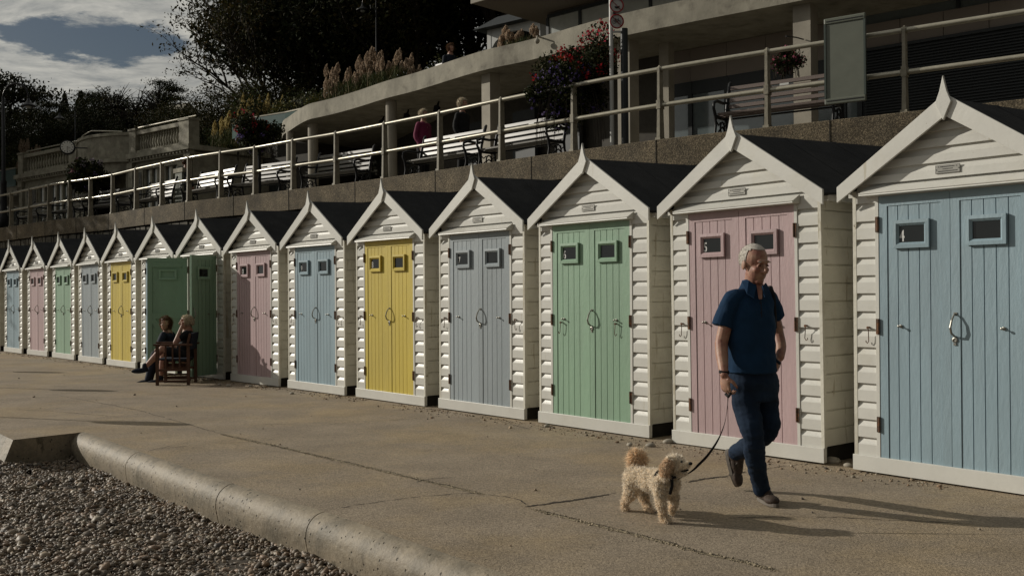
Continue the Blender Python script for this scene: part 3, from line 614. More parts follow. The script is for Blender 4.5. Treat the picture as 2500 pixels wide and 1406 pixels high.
for k in range(rows):
    s = 1.5
    if k < 7: continue
    while s < 58:
        w = r_.uniform(.14, .42); a, b = wat(s+.012), wat(s+w-.012); d = b-a; ln = np.linalg.norm(d); d = d/ln; c = (a+b)/2; dep = r_.uniform(.0, .035)
        z0, z1 = k*cz+r_.uniform(.004,.015), (k+1)*cz-r_.uniform(.004,.018)
        n_ = np.array((d[1], -d[0]))
        m0 = [(*(a+n_*.06), z0), (*(b+n_*.06), z0), (*(b+n_*.06), z1), (*(a+n_*.06), z1)]
        ins = .02; a2, b2 = a+d*ins-n_*dep, b-d*ins-n_*dep
        m1 = [(*a2, z0+ins), (*b2, z0+ins*r_.uniform(.5,1.6)), (*b2, z1-ins), (*a2, z1-ins*r_.uniform(.5,1.6))]
        mb.add(m0+m1, [(4,5,6,7)]+[(q, (q+1) % 4, (q+1) % 4+4, q+4) for q in range(4)])
        s += w
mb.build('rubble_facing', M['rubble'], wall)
mb = MB(); sweep(mb, wp, [(.10,0), (.10,3.21), (.28,3.21), (.28,0)]); mb.build('wall_core', M['dark'], wall)
mb = MB(); a = offset_curve(wp, .29); b = offset_curve(wp, 9.)
mb.add([(*p, FZ) for p in a]+[(*p, FZ) for p in b], [(i, i+1, len(a)+i+1, len(a)+i) for i in range(len(a)-1)])
tag(mb.build('upper_promenade', M['upper']), kind='structure')

rail = empty('railing', (wp[0][0], wp[0][1], 3.65), label='two bar railing on squared tapering posts along the top of the sea wall', cat='railing')
ox, oy = wp[0]
def railpath(o, z): return [(p[0]-ox, p[1]-oy, z) for p in offset_curve(catmull(W0, 4), o)]
for z, nm in ((1.07, 'top_rail'), (.53, 'middle_rail')):
    MB().tube(railpath(.1, z), .034, 12).build(nm, M['rail'], rail, smooth=True)
pm = MB()
for z0, z1, w0, w1, d0, d1 in ((0,.04,.045,.042,.085,.08), (.04,.47,.028,.022,.066,.054), (.47,.60,.034,.034,.062,.062), (.60,1.08,.022,.019,.054,.048), (1.08,1.125,.019,.010,.048,.02)):
    pm.add([(-w0,-d0,z0),(w0,-d0,z0),(w0,d0,z0),(-w0,d0,z0),(-w1,-d1,z1),(w1,-d1,z1),(w1,d1,z1),(-w1,d1,z1)], [(0,3,2,1),(4,5,6,7),(0,1,5,4),(1,2,6,5),(2,3,7,6),(3,0,4,7)])
pm.tube([(-.052,0,.53), (.052,0,.53)], .043, 12); pm.tube([(-.034,0,1.07), (.034,0,1.07)], .042, 12)
pme = pm.mesh('rail_post', M['post'])
for i in range(1, 25):
    p = np.array(W0[i], float); t = np.array(W0[min(i+1, 25)])-np.array(W0[i-1]); t = t/np.linalg.norm(t); c = p+np.array((t[1], -t[0]))*.1
    o = bpy.data.objects.new('rail_post', pme); COL.objects.link(o); o.parent = rail; o.location = (c[0]-ox, c[1]-oy, 0); o.rotation_euler.z = math.atan2(-t[1], -t[0])

# ------------------------------------------------------------------ benches
def make_bench(sl):
    t = empty('park_bench'); s = MB()
    for i, y in enumerate((-.28,-.205,-.13,-.055,.02)): s.box(-.86, .86, y-.028, y+.028, .40+.010*abs(i-2), .428+.010*abs(i-2))
    s.build('seat', sl, t)
    b = MB()
    for i, z in enumerate((.50,.60,.70,.80,.89)):
        y = .085+.10*(z-.45)/.45; b.obox((0, y, z), .86, .014, .029, ez=(0,.22,.97))
    b.build('backrest', sl, t)
    b = MB(); b.obox((0, .163, .845), .07, .004, .028, ez=(0,.22,.97)); b.build('brass_plate', M['signw'], t)
    for sx in (-1, 1):
        x = sx*.89; e = MB()
        e.tube([(x,-.33,0), (x,-.335,.10), (x,-.30,.26), (x,-.315,.42), (x,-.37,.52), (x,-.36,.60), (x,-.26,.64), (x,-.05,.635), (x,.09,.66)], [.024,.018,.02,.026,.022,.024,.026,.024,.02], 8)
        e.tube([(x,.20,0), (x,.16,.12), (x,.09,.28), (x,.07,.42), (x,.10,.60), (x,.16,.80), (x,.215,.97), (x,.235,1.0)], [.024,.02,.02,.026,.028,.03,.03,.02], 8)
        e.beam((x,-.31,.40), (x,.08,.40), .03, .05); e.tube([(x,-.29,.02), (x,-.19,.20), (x,-.07,.27), (x,.05,.20), (x,.16,.02)], .014, 6)
        ring = [(x, -.07+.07*math.cos(q*math.pi/6), .25+.095*math.sin(q*math.pi/6)) for q in range(13)]; e.tube(ring, .014, 6, caps=False)
        e.tube([(x,-.30,.34), (x,-.2,.28), (x,-.14,.33)], .011, 6); e.tube([(x,.08,.33), (x,.0,.28), (x,-.01,.34)], .011, 6)
        e.build('iron_end', M['black'], t, smooth=True)
    bk = MB(); bk.box(-.88,.88,-.02,.01,.375,.399); bk.build('cross_bar', M['black'], t)
    return t
BP = [(3.976,14.744,-.64), (.257,18.069,-.803), (-1.266,19.63,-.776), (-3.77,21.936,-.682), (-5.847,23.685,-.634), (-7.525,25.075,-.792), (-9.731,27.376,-.831), (-11.654,29.1,-.643), (-13.42,30.599,-.775), (-15.45,32.637,-.783)]
BL = ['dark brown slatted bench on the right, beside the grey green board', 'bench just left of the biggest flower display, under its trailing petunias', 'sunlit bench in front of the woman in pink and the man',
      'bench between the two round columns, standing alone', 'bench under the red and purple flower display by the pavilion corner', 'bench standing beside the dark cloaked figure, to its right', 'bench on the left of the dark cloaked figure, before the pavilion windows',
      'right of two benches by the smallest left flower display', 'bench just left of the leftmost flower display', 'farthest bench, nearest the tall lamp post']
bd = make_bench(M['slatdark']); bl = make_bench(M['slat'])
for i, (x, y, a) in enumerate(BP):
    t = bd if i == 0 else (bl if i == 1 else copy_tree(bl)); t.location = (x, y, FZ); t.rotation_euler = (0, 0, a); tag(t, BL[i], 'bench', 'benches along the upper promenade')

# ------------------------------------------------------------------ shelter and cafe building
bld = empty('cafe_building', (2, 20, 0), label='long modern concrete building with curved canopy over the upper promenade', cat='building')
B0 = (2, 20)
def L2(p): return (p[0]-B0[0], p[1]-B0[1])
bp = [np.array(p) for p in fp]; back = []
BA, BB = np.array((12.5, 20.5)), np.array((-4.2, 36.5))
for i, p in enumerate(bp): back.append(BA+(BB-BA)*i/(len(bp)-1))
mb = MB(); n = len(bp); th = .44
lo_ = [(*L2(p), 6.40) for p in bp]; hi_ = [(*L2(p), 6.40+th) for p in bp]; lb = [(*L2(p), 6.40) for p in back]; hb_ = [(*L2(p), 6.40+th) for p in back]
mb.add(lo_+hi_+lb+hb_, [(i, i+1, n+i+1, n+i) for i in range(n-1)]+[(i, 2*n+i, 2*n+i+1, i+1) for i in range(n-1)]+[(n+i, n+i+1, 3*n+i+1, 3*n+i) for i in range(n-1)]+[(2*n+i, 3*n+i, 3*n+i+1, 2*n+i+1) for i in range(n-1)]+[(0,n,3*n,2*n), (n-1,3*n-1,4*n-1,2*n-1)])
mb.build('canopy', M['fascia'], bld)
def column(name, x, y, w, a, rnd_, m):
    mb = MB(); x, y = L2((x, y))
    if rnd_: mb.lathe([(w/2, FZ-.1), (w/2, 6.399)], (x, y, 0), 20)
    else: mb.obox((x, y, (FZ-.1+6.399)/2), w/2, w/2, (6.399-FZ+.1)/2, ex=(math.cos(a), math.sin(a), 0))
    mb.build(name, m, bld, smooth=False)
M['pil'] = mat('column_concrete', (.34,.31,.255), .8, var=.15, vscale=2., bump=.3, bscale=25.)
column('round_column', -5.773, 29.2, .30, 0, 1, M['pil']); column('round_column', -3.086, 25.856, .29, 0, 1, M['pil'])
column('round_column', -6.75, 30.6, .24, 0, 1, M['pil'])
column('square_column', -.45, 22.85, .30, -.86, 0, M['pil']); column('square_column', 2.35, 19.95, .30, -.77, 0, M['pil']); column('square_column', 5.2, 17.6, .32, -.68, 0, M['pil'])
# shop front behind the canopy's right part
A = np.array((3.25, 21.0)); Bq = np.array((11.6, 13.9)); dv = (Bq-A)/np.linalg.norm(Bq-A); nv = np.array((dv[1], -dv[0]))  # nv points seaward
def wbox(s0, s1, z0, z1, o0, o1, mb):
    c = A+dv*(s0+s1)/2+nv*(o0+o1)/2; c = L2(c); return mb.obox((c[0], c[1], (z0+z1)/2), (s1-s0)/2, abs(o1-o0)/2, (z1-z0)/2, ex=(dv[0], dv[1], 0))
S_SPLIT = 4.15
mb = MB(); s = 0; edges = [0,.62,1.45,2.3,3.1,3.85,S_SPLIT]
g = MB(); fr = MB(); pn = MB()
for s0, s1 in zip(edges[:-1], edges[1:]):
    gg = MB(); wbox(s0+.05, s1-.05, FZ, 5.45, -.02, .02, gg); gg.build('door_glass', M['gwin'], bld)
    wbox(s0+.004, s1-.004, 5.72, 6.39, -.03, .03, pn)
for s_ in edges: wbox(s_-.045, s_+.045, FZ, 5.70, -.04, .06, fr)
wbox(0, S_SPLIT, 5.451, 5.715, -.035, .052, fr); fr.build('door_frame', M['frame'], bld); pn.build('cladding_band', M['clad'], bld)
column('square_column', 3.15, 20.15, .22, -.7, 0, M['pil'])
mb = MB(); 
LEN = float(np.linalg.norm(Bq-A))
nl = 34
for i in range(nl):
    z = FZ+.35+(1.75)*i/nl; wbox(S_SPLIT+.1, LEN, z, z+.018, .02, .065, mb)
mb.build('louvres', M['frame'], bld)
mb = MB(); wbox(S_SPLIT, LEN, FZ-.1, 5.78, -.1, .018, mb); wbox(S_SPLIT, LEN, FZ-.1, FZ+.34, .019, .07, mb); wbox(S_SPLIT, LEN, 5.73, 5.785, .019, .10, mb); mb.build('louvre_backing', M['frame'], bld)
pn = MB(); s_ = S_SPLIT
while s_ < LEN:
    wbox(s_+.006, min(LEN, s_+.74)-.006, 5.79, 6.22, -.1, .05, pn); s_ += .74
pn.build('panel_band', M['clad'], bld)
mb = MB(); wbox(S_SPLIT, LEN, 6.225, 9.6, -.12, -.01, mb); mb.build('upper_glazing', M['gwin'], bld)
fr = MB(); s_ = S_SPLIT+.02
while s_ < LEN: wbox(s_-.03, s_+.03, 6.226, 9.6, -.005, .05, fr); s_ += 1.7
wbox(S_SPLIT, LEN, 7.7, 7.8, -.006, .045, fr); fr.build('glazing_bars', M['frame'], bld)
# deep shelter: back and side walls
mb = MB(); pts = [(2.6,21.6), (-1.5,27.2), (-4.2,33.5)]
for a, b in zip(pts[:-1], pts[1:]):
    a2, b2 = L2(a), L2(b); mb.add([(*a2, FZ-.1), (*b2, FZ-.1), (*b2, 6.39), (*a2, 6.39)], [(0,1,2,3)])
a2, b2 = L2((2.6,21.6)), L2((3.2,21.05)); mb.add([(*a2, FZ-.1), (*b2, FZ-.1), (*b2, 6.39), (*a2, 6.39)], [(0,1,2,3)])
mb.build('shelter_wall', M['shelter'], bld)
mb = MB()
for x, y, w in ((1.35,22.9,.8), (.35,24.3,.9), (-.9,26.0,1.0)):
    c = L2((x, y)); mb = MB(); mb.obox((c[0], c[1], 4.75), w/2, .05, 1.1, ex=(.58,-.81,0)); mb.build('shelter_door', M['frame'], bld)
for x, y, z in ((-1.9,25.9,6.25), (-2.8,27.0,6.25), (-3.6,28.0,6.25), (-.6,24.4,6.2)):
    c = L2((x, y)); mb = MB(); mb.lathe([(.07,-.16), (.09,.0), (.03,.05), (.02,.15)], (c[0], c[1], z), 10, axis=(.3,.2,1)); mb.build('ceiling_speaker', M['black'], bld)
mb = MB(); c = L2((.62,21.1)); mb.tube([(c[0]+.1,c[1]+.12,6.80), (c[0]-.05,c[1]-.06,6.80), (c[0]-.05,c[1]-.06,6.74)], .02, 6); mb.ell((c[0]-.05,c[1]-.06,6.70), (.055,.055,.06)); mb.build('camera_dome', M['pil'], bld)
# terrace storey: glazing set back, brown soffit and thin roof edge over it
A3 = np.array((.95, 24.6)); B3 = np.array((7.6, 18.4)); d3 = (B3-A3)/np.linalg.norm(B3-A3); n3 = np.array((d3[1], -d3[0])); L3 = float(np.linalg.norm(B3-A3))
def tb(s0, s1, z0, z1, o0, o1, mb):
    c = L2(A3+d3*(s0+s1)/2+n3*(o0+o1)/2); return mb.obox((c[0], c[1], (z0+z1)/2), (s1-s0)/2, abs(o1-o0)/2, (z1-z0)/2, ex=(d3[0], d3[1], 0))
s_ = 0
fr = MB()
while s_ < L3-.2:
    g = MB(); tb(s_+.04, min(L3, s_+1.02)-.04, 6.85, 8.15, -.02, .02, g); g.build('terrace_window', M['wwin'], bld); tb(s_-.04, s_+.04, 6.85, 8.16, -.04, .05, fr); s_ += 1.02
tb(0, L3, 8.155, 8.24, -.04, .055, fr); fr.build('terrace_frame', M['frame'], bld)
mb = MB(); tb(-.75, L3+1, 8.28, 8.42, -4, 1.9, mb); mb.build('upper_roof', M['soffit'], bld)
mb = MB(); tb(-.752, L3+1, 8.27, 8.43, 1.901, 1.95, mb); mb.build('roof_edge', M['pil'], bld)
mb = MB(); tb(-.05, L3, 6.85, 8.27, -3.9, -2.5, mb); mb.build('terrace_wall', M['soffit'], bld)
# white arched kiosk behind the terrace
ko_ = empty('garden_kiosk', (.6, 29.5, 6.9), -.7, 'small white garden shelter with an arched opening beside the terrace roof', 'shelter')
mb = MB(); mb.box(-1.0,-.85,-.8,.8,0,2.3); mb.box(.85,1.0,-.8,.8,0,2.3); mb.box(-.85,.85,.7,.8,0,2.3)
arc = [(-.85,2.3), (-.85,1.6)]+[(-.85*math.cos(q*math.pi/10), 1.6+.5*math.sin(q*math.pi/10)) for q in range(11)]+[(.85,2.3)]
mb.prism(arc, (0,-.79,0), (1,0,0), (0,0,1), (0,.1,0)); mb.build('wall', M['signw'], ko_)
mb = MB(); mb.add([(-1.3,-1.1,2.28),(1.3,-1.1,2.28),(1.3,1.1,2.28),(-1.3,1.1,2.28),(-1.3,0,2.9),(1.3,0,2.9)], [(0,3,2,1),(0,1,5,4),(2,3,4,5),(1,2,5),(3,0,4)]); mb.build('roof', M['frame'], ko_)

# ------------------------------------------------------------------ pavilion with balustrades on the left
pv = empty('stone_pavilion', (-14.2, 35.3, FZ), math.atan2(32.087-40.043, -10.078+19.635), 'pale stone seaside pavilion with balustrades and a bowed centre, left of the canopy', 'building')
# local x runs along the front towards the right; front face at y=0; length about 12.4
XL, XR = -6.75, 5.25; bow0, bow1 = -2.05, 1.6
mb = MB()
def pvwall(x0, x1, wins, z1=2.45):
    xs = x0
    for a, b in wins+[(x1, x1)]:
        if a > xs: mb.box(xs, a, 0, .3, -.1, z1)
        if b > a: mb.box(a, b, 0, .3, 2.08, z1)
        xs = b
pvwall(bow1, XR, [(2.25,4.35)]); pvwall(XL, bow0, [(-5.45,-3.05)])
mb.box(XR-.3, XR, .3, 8, -.1, 2.45); mb.box(XL, XL+.3, .3, 8, -.1, 2.45)
N_ = 10; bw = []
for i in range(N_+1):
    q = i/N_; bw.append((bow0+(bow1-bow0)*q, -.62*math.sin(math.pi*q)**.7))
for (xa, ya), (xb, yb) in zip(bw[:-1], bw[1:]):
    mb.add([(xa,ya,2.05),(xb,yb,2.05),(xb,yb,3.32),(xa,ya,3.32),(xa,ya+.2,2.05),(xb,yb+.2,2.05),(xb,yb+.2,3.32),(xa,ya+.2,3.32)], [(0,1,2,3),(4,7,6,5),(0,4,5,1),(3,2,6,7)])
mb.box(bow0,bow0+.35,-.05,.3,-.1,2.05); mb.box(bow1-.35,bow1,-.05,.3,-.1,2.05)
mb.box(bow0+.35,bow1-.35,1.2,1.3,-.1,2.4)
mb.box(XL,XR,.01,8,2.40,2.6)
mb.build('wall', M['pale'], pv)
for a, b in ((4.42,4.98), (1.68,2.18), (-2.98,-2.12), (-6.25,-5.52)): MB().box(a, b, -.02, -.0005, .1, 2.0).build('flint_panel', M['flint'], pv)
for x in (XR-.12, XL+.12, bow1+.02, bow0-.02): mb = MB(); mb.box(x-.13, x+.13, -.10, -.021, -.1, 2.3); mb.box(x-.17, x+.17, -.14, -.02, 2.14, 2.34); mb.build('pilaster', M['pale'], pv)
for a, b in ((2.25,4.35), (-5.45,-3.05)):
    k = 5; w = (b-a)/k; f = MB()
    for i in range(k+1): f.box(a+i*w-.055, a+i*w+.055, .06, .2, -.05, 2.08)
    f.box(a+.056, b-.056, .07, .19, 1.0, 1.07); f.build('window_frame', M['pale'], pv)
    for i in range(k):
        g = MB(); g.box(a+i*w+.05, a+(i+1)*w-.05, .15, .17, -.05, .995); g.box(a+i*w+.05, a+(i+1)*w-.05, .15, .17, 1.075, 2.075); g.build('window_pane', M['gwin'], pv)
    c = MB()
    for i in range(k): c.box(a+i*w+.14, a+i*w+.26, .171, .18, -.05, 2.07); c.box(a+i*w+.31, a+i*w+.36, .171, .18, -.05, 2.07); c.box(a+i*w+.145, a+i*w+.255, .14, .149, -.05, 2.07)
    c.build('curtain', M['curtain'], pv)
co = MB(); co.box(XL-.15, bow0, -.25, .3, 2.46, 2.62); co.box(bow1, XR+.15, -.25, .3, 2.46, 2.62); co.box(XL-.08, bow0, -.14, .0, 2.34, 2.458); co.box(bow1, XR+.08, -.14, .0, 2.34, 2.458); co.box(XR-.1, XR+.15, .3, 8, 2.46, 2.62)
for (xa, ya), (xb, yb) in zip(bw[:-1], bw[1:]):
    co.add([(xa,ya-.16,2.40),(xb,yb-.16,2.40),(xb,yb-.16,2.52),(xa,ya-.16,2.52),(xa,ya,2.40),(xb,yb,2.40),(xb,yb,2.52),(xa,ya,2.52)], [(0,1,2,3),(0,4,5,1),(3,2,6,7)])
    co.add([(xa,ya-.05,3.321),(xb,yb-.05,3.321),(xb,yb-.05,3.42),(xa,ya-.05,3.42),(xa,ya+.25,3.321),(xb,yb+.25,3.321),(xb,yb+.25,3.42),(xa,ya+.25,3.42)], [(0,1,2,3),(4,7,6,5),(0,4,5,1),(3,2,6,7)])
co.build('cornice', M['pale'], pv)
for xa, xb in ((XL, bow0-.1), (bow1+.02, XR)):
    dn = MB(); x = xa
    while x < xb: dn.box(x, x+.09, -.21, -.141, 2.39, 2.457); x += .2
    dn.build('dentils', M['pale'], pv)
for x0, x1 in ((bow1+.02, XR), (XL, bow0)):
    br = MB(); br.box(x0, x0+.42, -.14, .25, 2.625, 3.42); br.box(x1-.55, x1, -.14, .25, 2.625, 3.42); br.box(x0-.03, x0+.45, -.17, .28, 3.421, 3.49); br.box(x1-.58, x1+.03, -.17, .28, 3.421, 3.49)
    br.box(x0+.42, x1-.55, -.10, .18, 3.27, 3.40); br.box(x0+.42, x1-.55, -.10, .18, 2.626, 2.73); br.build('balustrade_rail', M['pale'], pv)
    k = 17; w = (x1-x0-.97)/k; bme = MB().lathe([(.05,0), (.05,.05), (.03,.08), (.062,.20), (.05,.30), (.028,.40), (.045,.48), (.05,.54)], n=10).mesh('baluster', M['pale'], True)
    for i in range(k):
        o = bpy.data.objects.new('baluster', bme); COL.objects.link(o); o.parent = pv; o.location = (x0+.42+w*(i+.5), .04, 2.73)
    MB().tube([(x0+.2,.1,3.56), (x1+.05,.1,3.56)], .022, 8).build('hand_rail', M['rail'], pv)
MB().tube([(a_, b_+.1, 3.60-.14*abs(i-4)/4) for i, (a_, b_) in enumerate(bw[1:-1])], .02, 8).build('hand_rail', M['rail'], pv)
# low wing running back to the canopy, and the glazed terrace edge on both sides
lw = empty('low_wing', (-9.2, 33.4, FZ), -.69, 'dark low wall between the stone pavilion and the end of the curved canopy', 'building')
mb = MB(); mb.box(-.3, 2.6, 1.2, 3.5, -.1, 2.95); mb.box(-.5, 2.9, .95, 1.19, 2.15, 2.4); mb.build('wall', M['shelter'], lw)
for x in (.3, 1.15): MB().box(x, x+.55, 1.16, 1.199, .1, 1.7).build('window', M['frame'], lw)
tg = empty('glass_balustrade', (0, 0, 6.85), label='teal glass balustrade on the roof between the pavilion and the curved canopy', cat='balustrade')
M['teal'] = mat('teal_glass', (.12,.17,.16), .12, var=.05, spec=.8)
P = [(-9.6,34.5), (-8.6,33.3), (-7.3,32.4), (-6.1,31.3)]
for a, b in zip(P[:-1], P[1:]):
    m_ = MB(); m_.beam((*a,.22), (*b,.22), .02, .5); m_.build('glass_panel', M['teal'], tg); m_ = MB(); m_.beam((*a,.49), (*b,.49), .05, .035); m_.build('cap_rail', M['rail'], tg)
tg2 = empty('glass_balustrade', (-21.6, 41.6, 6.0), -.7, label='teal glass balustrade at the far left behind the lamp post', cat='balustrade')
MB().box(-2.5, 2.2, 0, .03, -.1, .6).build('glass_panel', M['teal'], tg2); MB().box(-2.5, 2.2, -.02, .05, .601, .65).build('cap_rail', M['rail'], tg2)
fs = empty('side_shelter', (-21.6, 41.5, FZ), -.7, 'low dark shelter left of the pavilion behind the lamp post', 'building')
MB().box(-3, 2.2, .1, 4, 1.9, 2.28).build('roof', M['fascia'], fs); MB().box(-3, 2.2, 3, 3.2, -.1, 1.9).build('wall', M['shelter'], fs)

# ------------------------------------------------------------------ clock
ck = empty('clock', (-15.158, 34.2, 6.53), R(18), 'round white faced clock in a dark case on a bracket from the pavilion', 'clock')
q = MB(); q.lathe([(.22,.07), (.245,.06), (.25,0), (.25,-.09), (.2,-.12)], (0,0,0), 28, axis=(0,-1,0)); q.build('case', M['black'], ck, smooth=False)
MB().lathe([(.205,0), (.205,.004)], (0,-.073,0), 28, axis=(0,-1,0)).build('face', M['clockw'], ck)
for k in range(12):
    a = math.pi*k/6; MB().obox((.165*math.sin(a), -.080, .165*math.cos(a)), .009, .002, .022, ex=(math.cos(a),0,-math.sin(a)), ez=(math.sin(a),0,math.cos(a))).build('hour_mark', M['ink'], ck)
for ang, l, w in ((R(105), .10, .011), (R(183), .15, .008)):
    MB().beam((-math.sin(ang)*.02,-.086,-math.cos(ang)*.02), (math.sin(ang)*l,-.086,math.cos(ang)*l), .004, w*2, up=(0,1,0)).build('clock_hand', M['ink'], ck)
MB().tube([(.2,.03,0), (.62,.12,.01)], .02, 8).build('bracket', M['black'], ck)

# ------------------------------------------------------------------ lamp posts, signs, board
def lamp(name, loc, h, reach, label, pr=.07, flip=1, rz=0):
    t = empty(name, loc, rz, label, 'street lamp')
    q = MB(); q.lathe([(pr*1.9,0), (pr*1.9,.5), (pr*1.3,.6), (pr*1.1,1.6), (pr*1.3,1.65), (pr*.8,1.75), (pr*.6,h-reach*.5)], (0,0,0), 14); q.build('pole', M['black'], t, smooth=True)
    r = reach/2; arc = [(flip*(r-r*math.cos(a)), 0, h-r+r*math.sin(a)*1.05) for a in [math.pi*k/12 for k in range(13)]]; arc = [(0,0,h-r-.4)]+arc+[(flip*reach,0,h-r-.12)]
    MB().tube(arc, pr*.38, 8).build('arm', M['black'], t, smooth=True)
    MB().tube([(0,0,h-r-.35), (flip*.12,0,h-r-.15), (flip*.22,0,h-r-.12), (flip*.2,0,h-r-.25), (flip*.1,0,h-r-.22)], .015, 6).build('scroll', M['black'], t)
    MB().lathe([(.03,.16), (.05,.06), (.11,.0), (.2,-.07), (.24,-.10), (.24,-.12), (.1,-.11)], (flip*reach,0,h-r-.2), 18).build('lamp_shade', M['black'], t, smooth=True)
    MB().ell((flip*reach,0,h-r-.33), (.1,.1,.06)).build('lamp_glass', M['wwin'], t, smooth=True)
    return t
lamp('street_lamp', (-17.05, 33.6, FZ), 4.95, .85, 'black swan neck lamp post at the left edge of the picture', pr=.085)
lamp('street_lamp', (-19.6, 45, 5.0), 5.1, .7, 'thin dark swan neck lamp post behind the clock', pr=.04, flip=-1)
lamp('street_lamp', (-4.95, 37, 6.9), 5.6, .5, 'dark lamp post on the planted slope above the canopy', pr=.045, flip=-1)

sp = empty('sign_post', (1.63, 16.1, FZ), label='sign post with two round red bordered prohibition signs beside the biggest flower display', cat='sign post')
MB().tube([(0,0,0), (0,0,3.4)], .034, 10).build('pole', M['signw'], sp)
for k, z in enumerate((2.12, 2.375)):
    s_ = MB().lathe([(.118,-.003), (.118,.003)], (0.085,-.05,z), 28, axis=(.12,-1,0)).build('sign_disc', M['signw'], sp)
    rg = [(0.085+.108*math.cos(a)*.993, -.062-.108*math.cos(a)*-.12, z+.108*math.sin(a)) for a in [2*math.pi*i/28 for i in range(29)]]
    MB().tube(rg, .0105, 6, caps=False).build('red_border', M['red'], s_)
    MB().beam((.01,-.070,z+.075), (.16,-.052,z-.075), .004, .018, up=(0,1,0)).build('red_bar', M['red'], s_)
    e = MB(); y = -.062
    if k == 0:
        for cx in (.045, .125): e.tube([(cx+.026*math.cos(a), y+(cx-.085)*.12, z-.012+.026*math.sin(a)) for a in [2*math.pi*i/14 for i in range(15)]], .003, 5, caps=False)
        for a, b in (((.045,-.012),(.07,.03)), ((.07,.03),(.11,.03)), ((.11,.03),(.085,-.012)), ((.085,-.012),(.045,-.012)), ((.085,-.012),(.066,.042)), ((.125,-.012),(.108,.045)), ((.108,.045),(.118,.048)), ((.058,.043),(.074,.043))):
            e.tube([(a[0], y+(a[0]-.085)*.12, z+a[1]), (b[0], y+(b[0]-.085)*.12, z+b[1])], .003, 5)
    else:
        e.tube([(.05,y,z-.02), (.12,y,z-.03), (.13,y,z-.05)], .005, 5); e.ell((.085,y,z-.035), (.03,.003,.016)); e.ell((.122,y,z-.018), (.012,.003,.010))
    e.build('pictogram', M['ink'], s_)
MB().beam((0,-.02,1.96), (.22,-.0,1.965), .02, .03).build('bracket', M['signw'], sp)
MB().tube([(.21,.02,0), (.21,.02,2.02)], .06, 12).build('dark_pole', M['frame'], sp)
nb = empty('notice_board', (4.392, 13.10, FZ-.06), -.628, 'back of a grey green framed notice board fixed to the railing on the right', 'notice board')
q = MB(); q.box(-.245,.245,-.02,.0,.36,1.34); q.build('panel', M['sage'], nb)
for z_ in (1.341,.28): MB().box(-.27,.27,-.035,.012,z_,z_+.079).build('end_rail', M['sage'], nb, bevel=.012)
q = MB(); q.box(-.27,-.246,-.035,.012,.36,1.34); q.box(.246,.27,-.035,.012,.36,1.34); q.build('side_rail', M['sagedark'], nb)
for z in (1.375,.325): MB().box(-.24,.24,-.040,-.0355,z-.006,z+.006).build('groove', M['ink'], nb)
for x in (-.25,.25):
    for z in (1.07,.53): MB().box(x-.02,x+.02,.013,.10,z+.03,z+.06).build('clip', M['steel'], nb)
nb2 = empty('notice_board', (-9.05, 27.3, FZ), -.8, 'pale upright information panel in front of the pavilion windows', 'notice board')
MB().box(-.2,.2,-.03,.03,.15,1.15).build('panel', M['sage'], nb2); MB().box(-.27,.27,-.05,.05,1.151,1.27).build('top_cap', M['pale'], nb2); MB().box(-.27,.27,-.05,.05,.04,.149).build('foot', M['pale'], nb2)
# three round boards on slim posts just outside the left of the picture throw the long shadows
for i, (x, y, h, rr_) in enumerate(((-8.05,12.35,1.72,.24), (-10.1,16.2,1.60,.22), (-12.4,19.9,1.55,.22))):
    t = empty('round_sign', (x, y, 0), R(18), ('nearest', 'middle', 'farthest')[i]+' of three round boards on slim posts, throwing a long shadow from the left', 'sign', 'round boards on posts')
    MB().tube([(0,0,0), (0,0,h-rr_)], .02, 8).build('post', M['frame'], t); MB().lathe([(rr_,-.02), (rr_,.02)], (0,0,h), 28, axis=(0,1,0)).build('board', M['signw'], t)
# ------------------------------------------------------------------ hillside and planting
def ts(t, s): # landward distance t, along-shore s -> world x, y
    t = t+12.75; return (.67*t-.74*s, .74*t+.67*s)
def hz(t, s):
    k = .52+(.17-.52)*min(1, max(0, (s-36)/26)); z = 6.75+k*max(0, t-8.5)+.5*min(18, max(0, t-20))*min(1, max(0, (s-92)/25))
    return z+.5*math.sin(t*.3+s*.17)*min(1, max(0, (t-9)/6))+.35*mnoise.noise(Vector((t*.2, s*.2, 0)))*min(1, max(0,(t-8)/4))
M['soil'] = mat('hill_undergrowth', (.02,.021,.011), .95, var=.5, vscale=1.2, bump=1., bscale=3., col2=(.03,.026,.014), mixscale=.6, rnd_shift=False)
mb = MB(); TT = [5.5,7,8.5,10,12,14,17,20,24,28,33,40,50,65,85,110]; SS = [-45+5*i for i in range(52)]
mb.add([(*ts(t, s), hz(t, s) if t > 5.6 else 3.0) for t in TT for s in SS], [(i*52+j, i*52+j+1, (i+1)*52+j+1, (i+1)*52+j) for i in range(len(TT)-1) for j in range(51)])
# keep the slope behind the buildings: shift everything landward by 4.3 m
mb.v = [(x+.67*4.3, y+.74*4.3, z) for x, y, z in mb.v]
tag(mb.build('hillside', M['soil'], smooth=True), kind='structure')
def ground_at(x, y):
    x -= .67*4.3; y -= .74*4.3; t = .67*x+.74*y-12.75; s = -.74*x+.67*y; return hz(t, s)

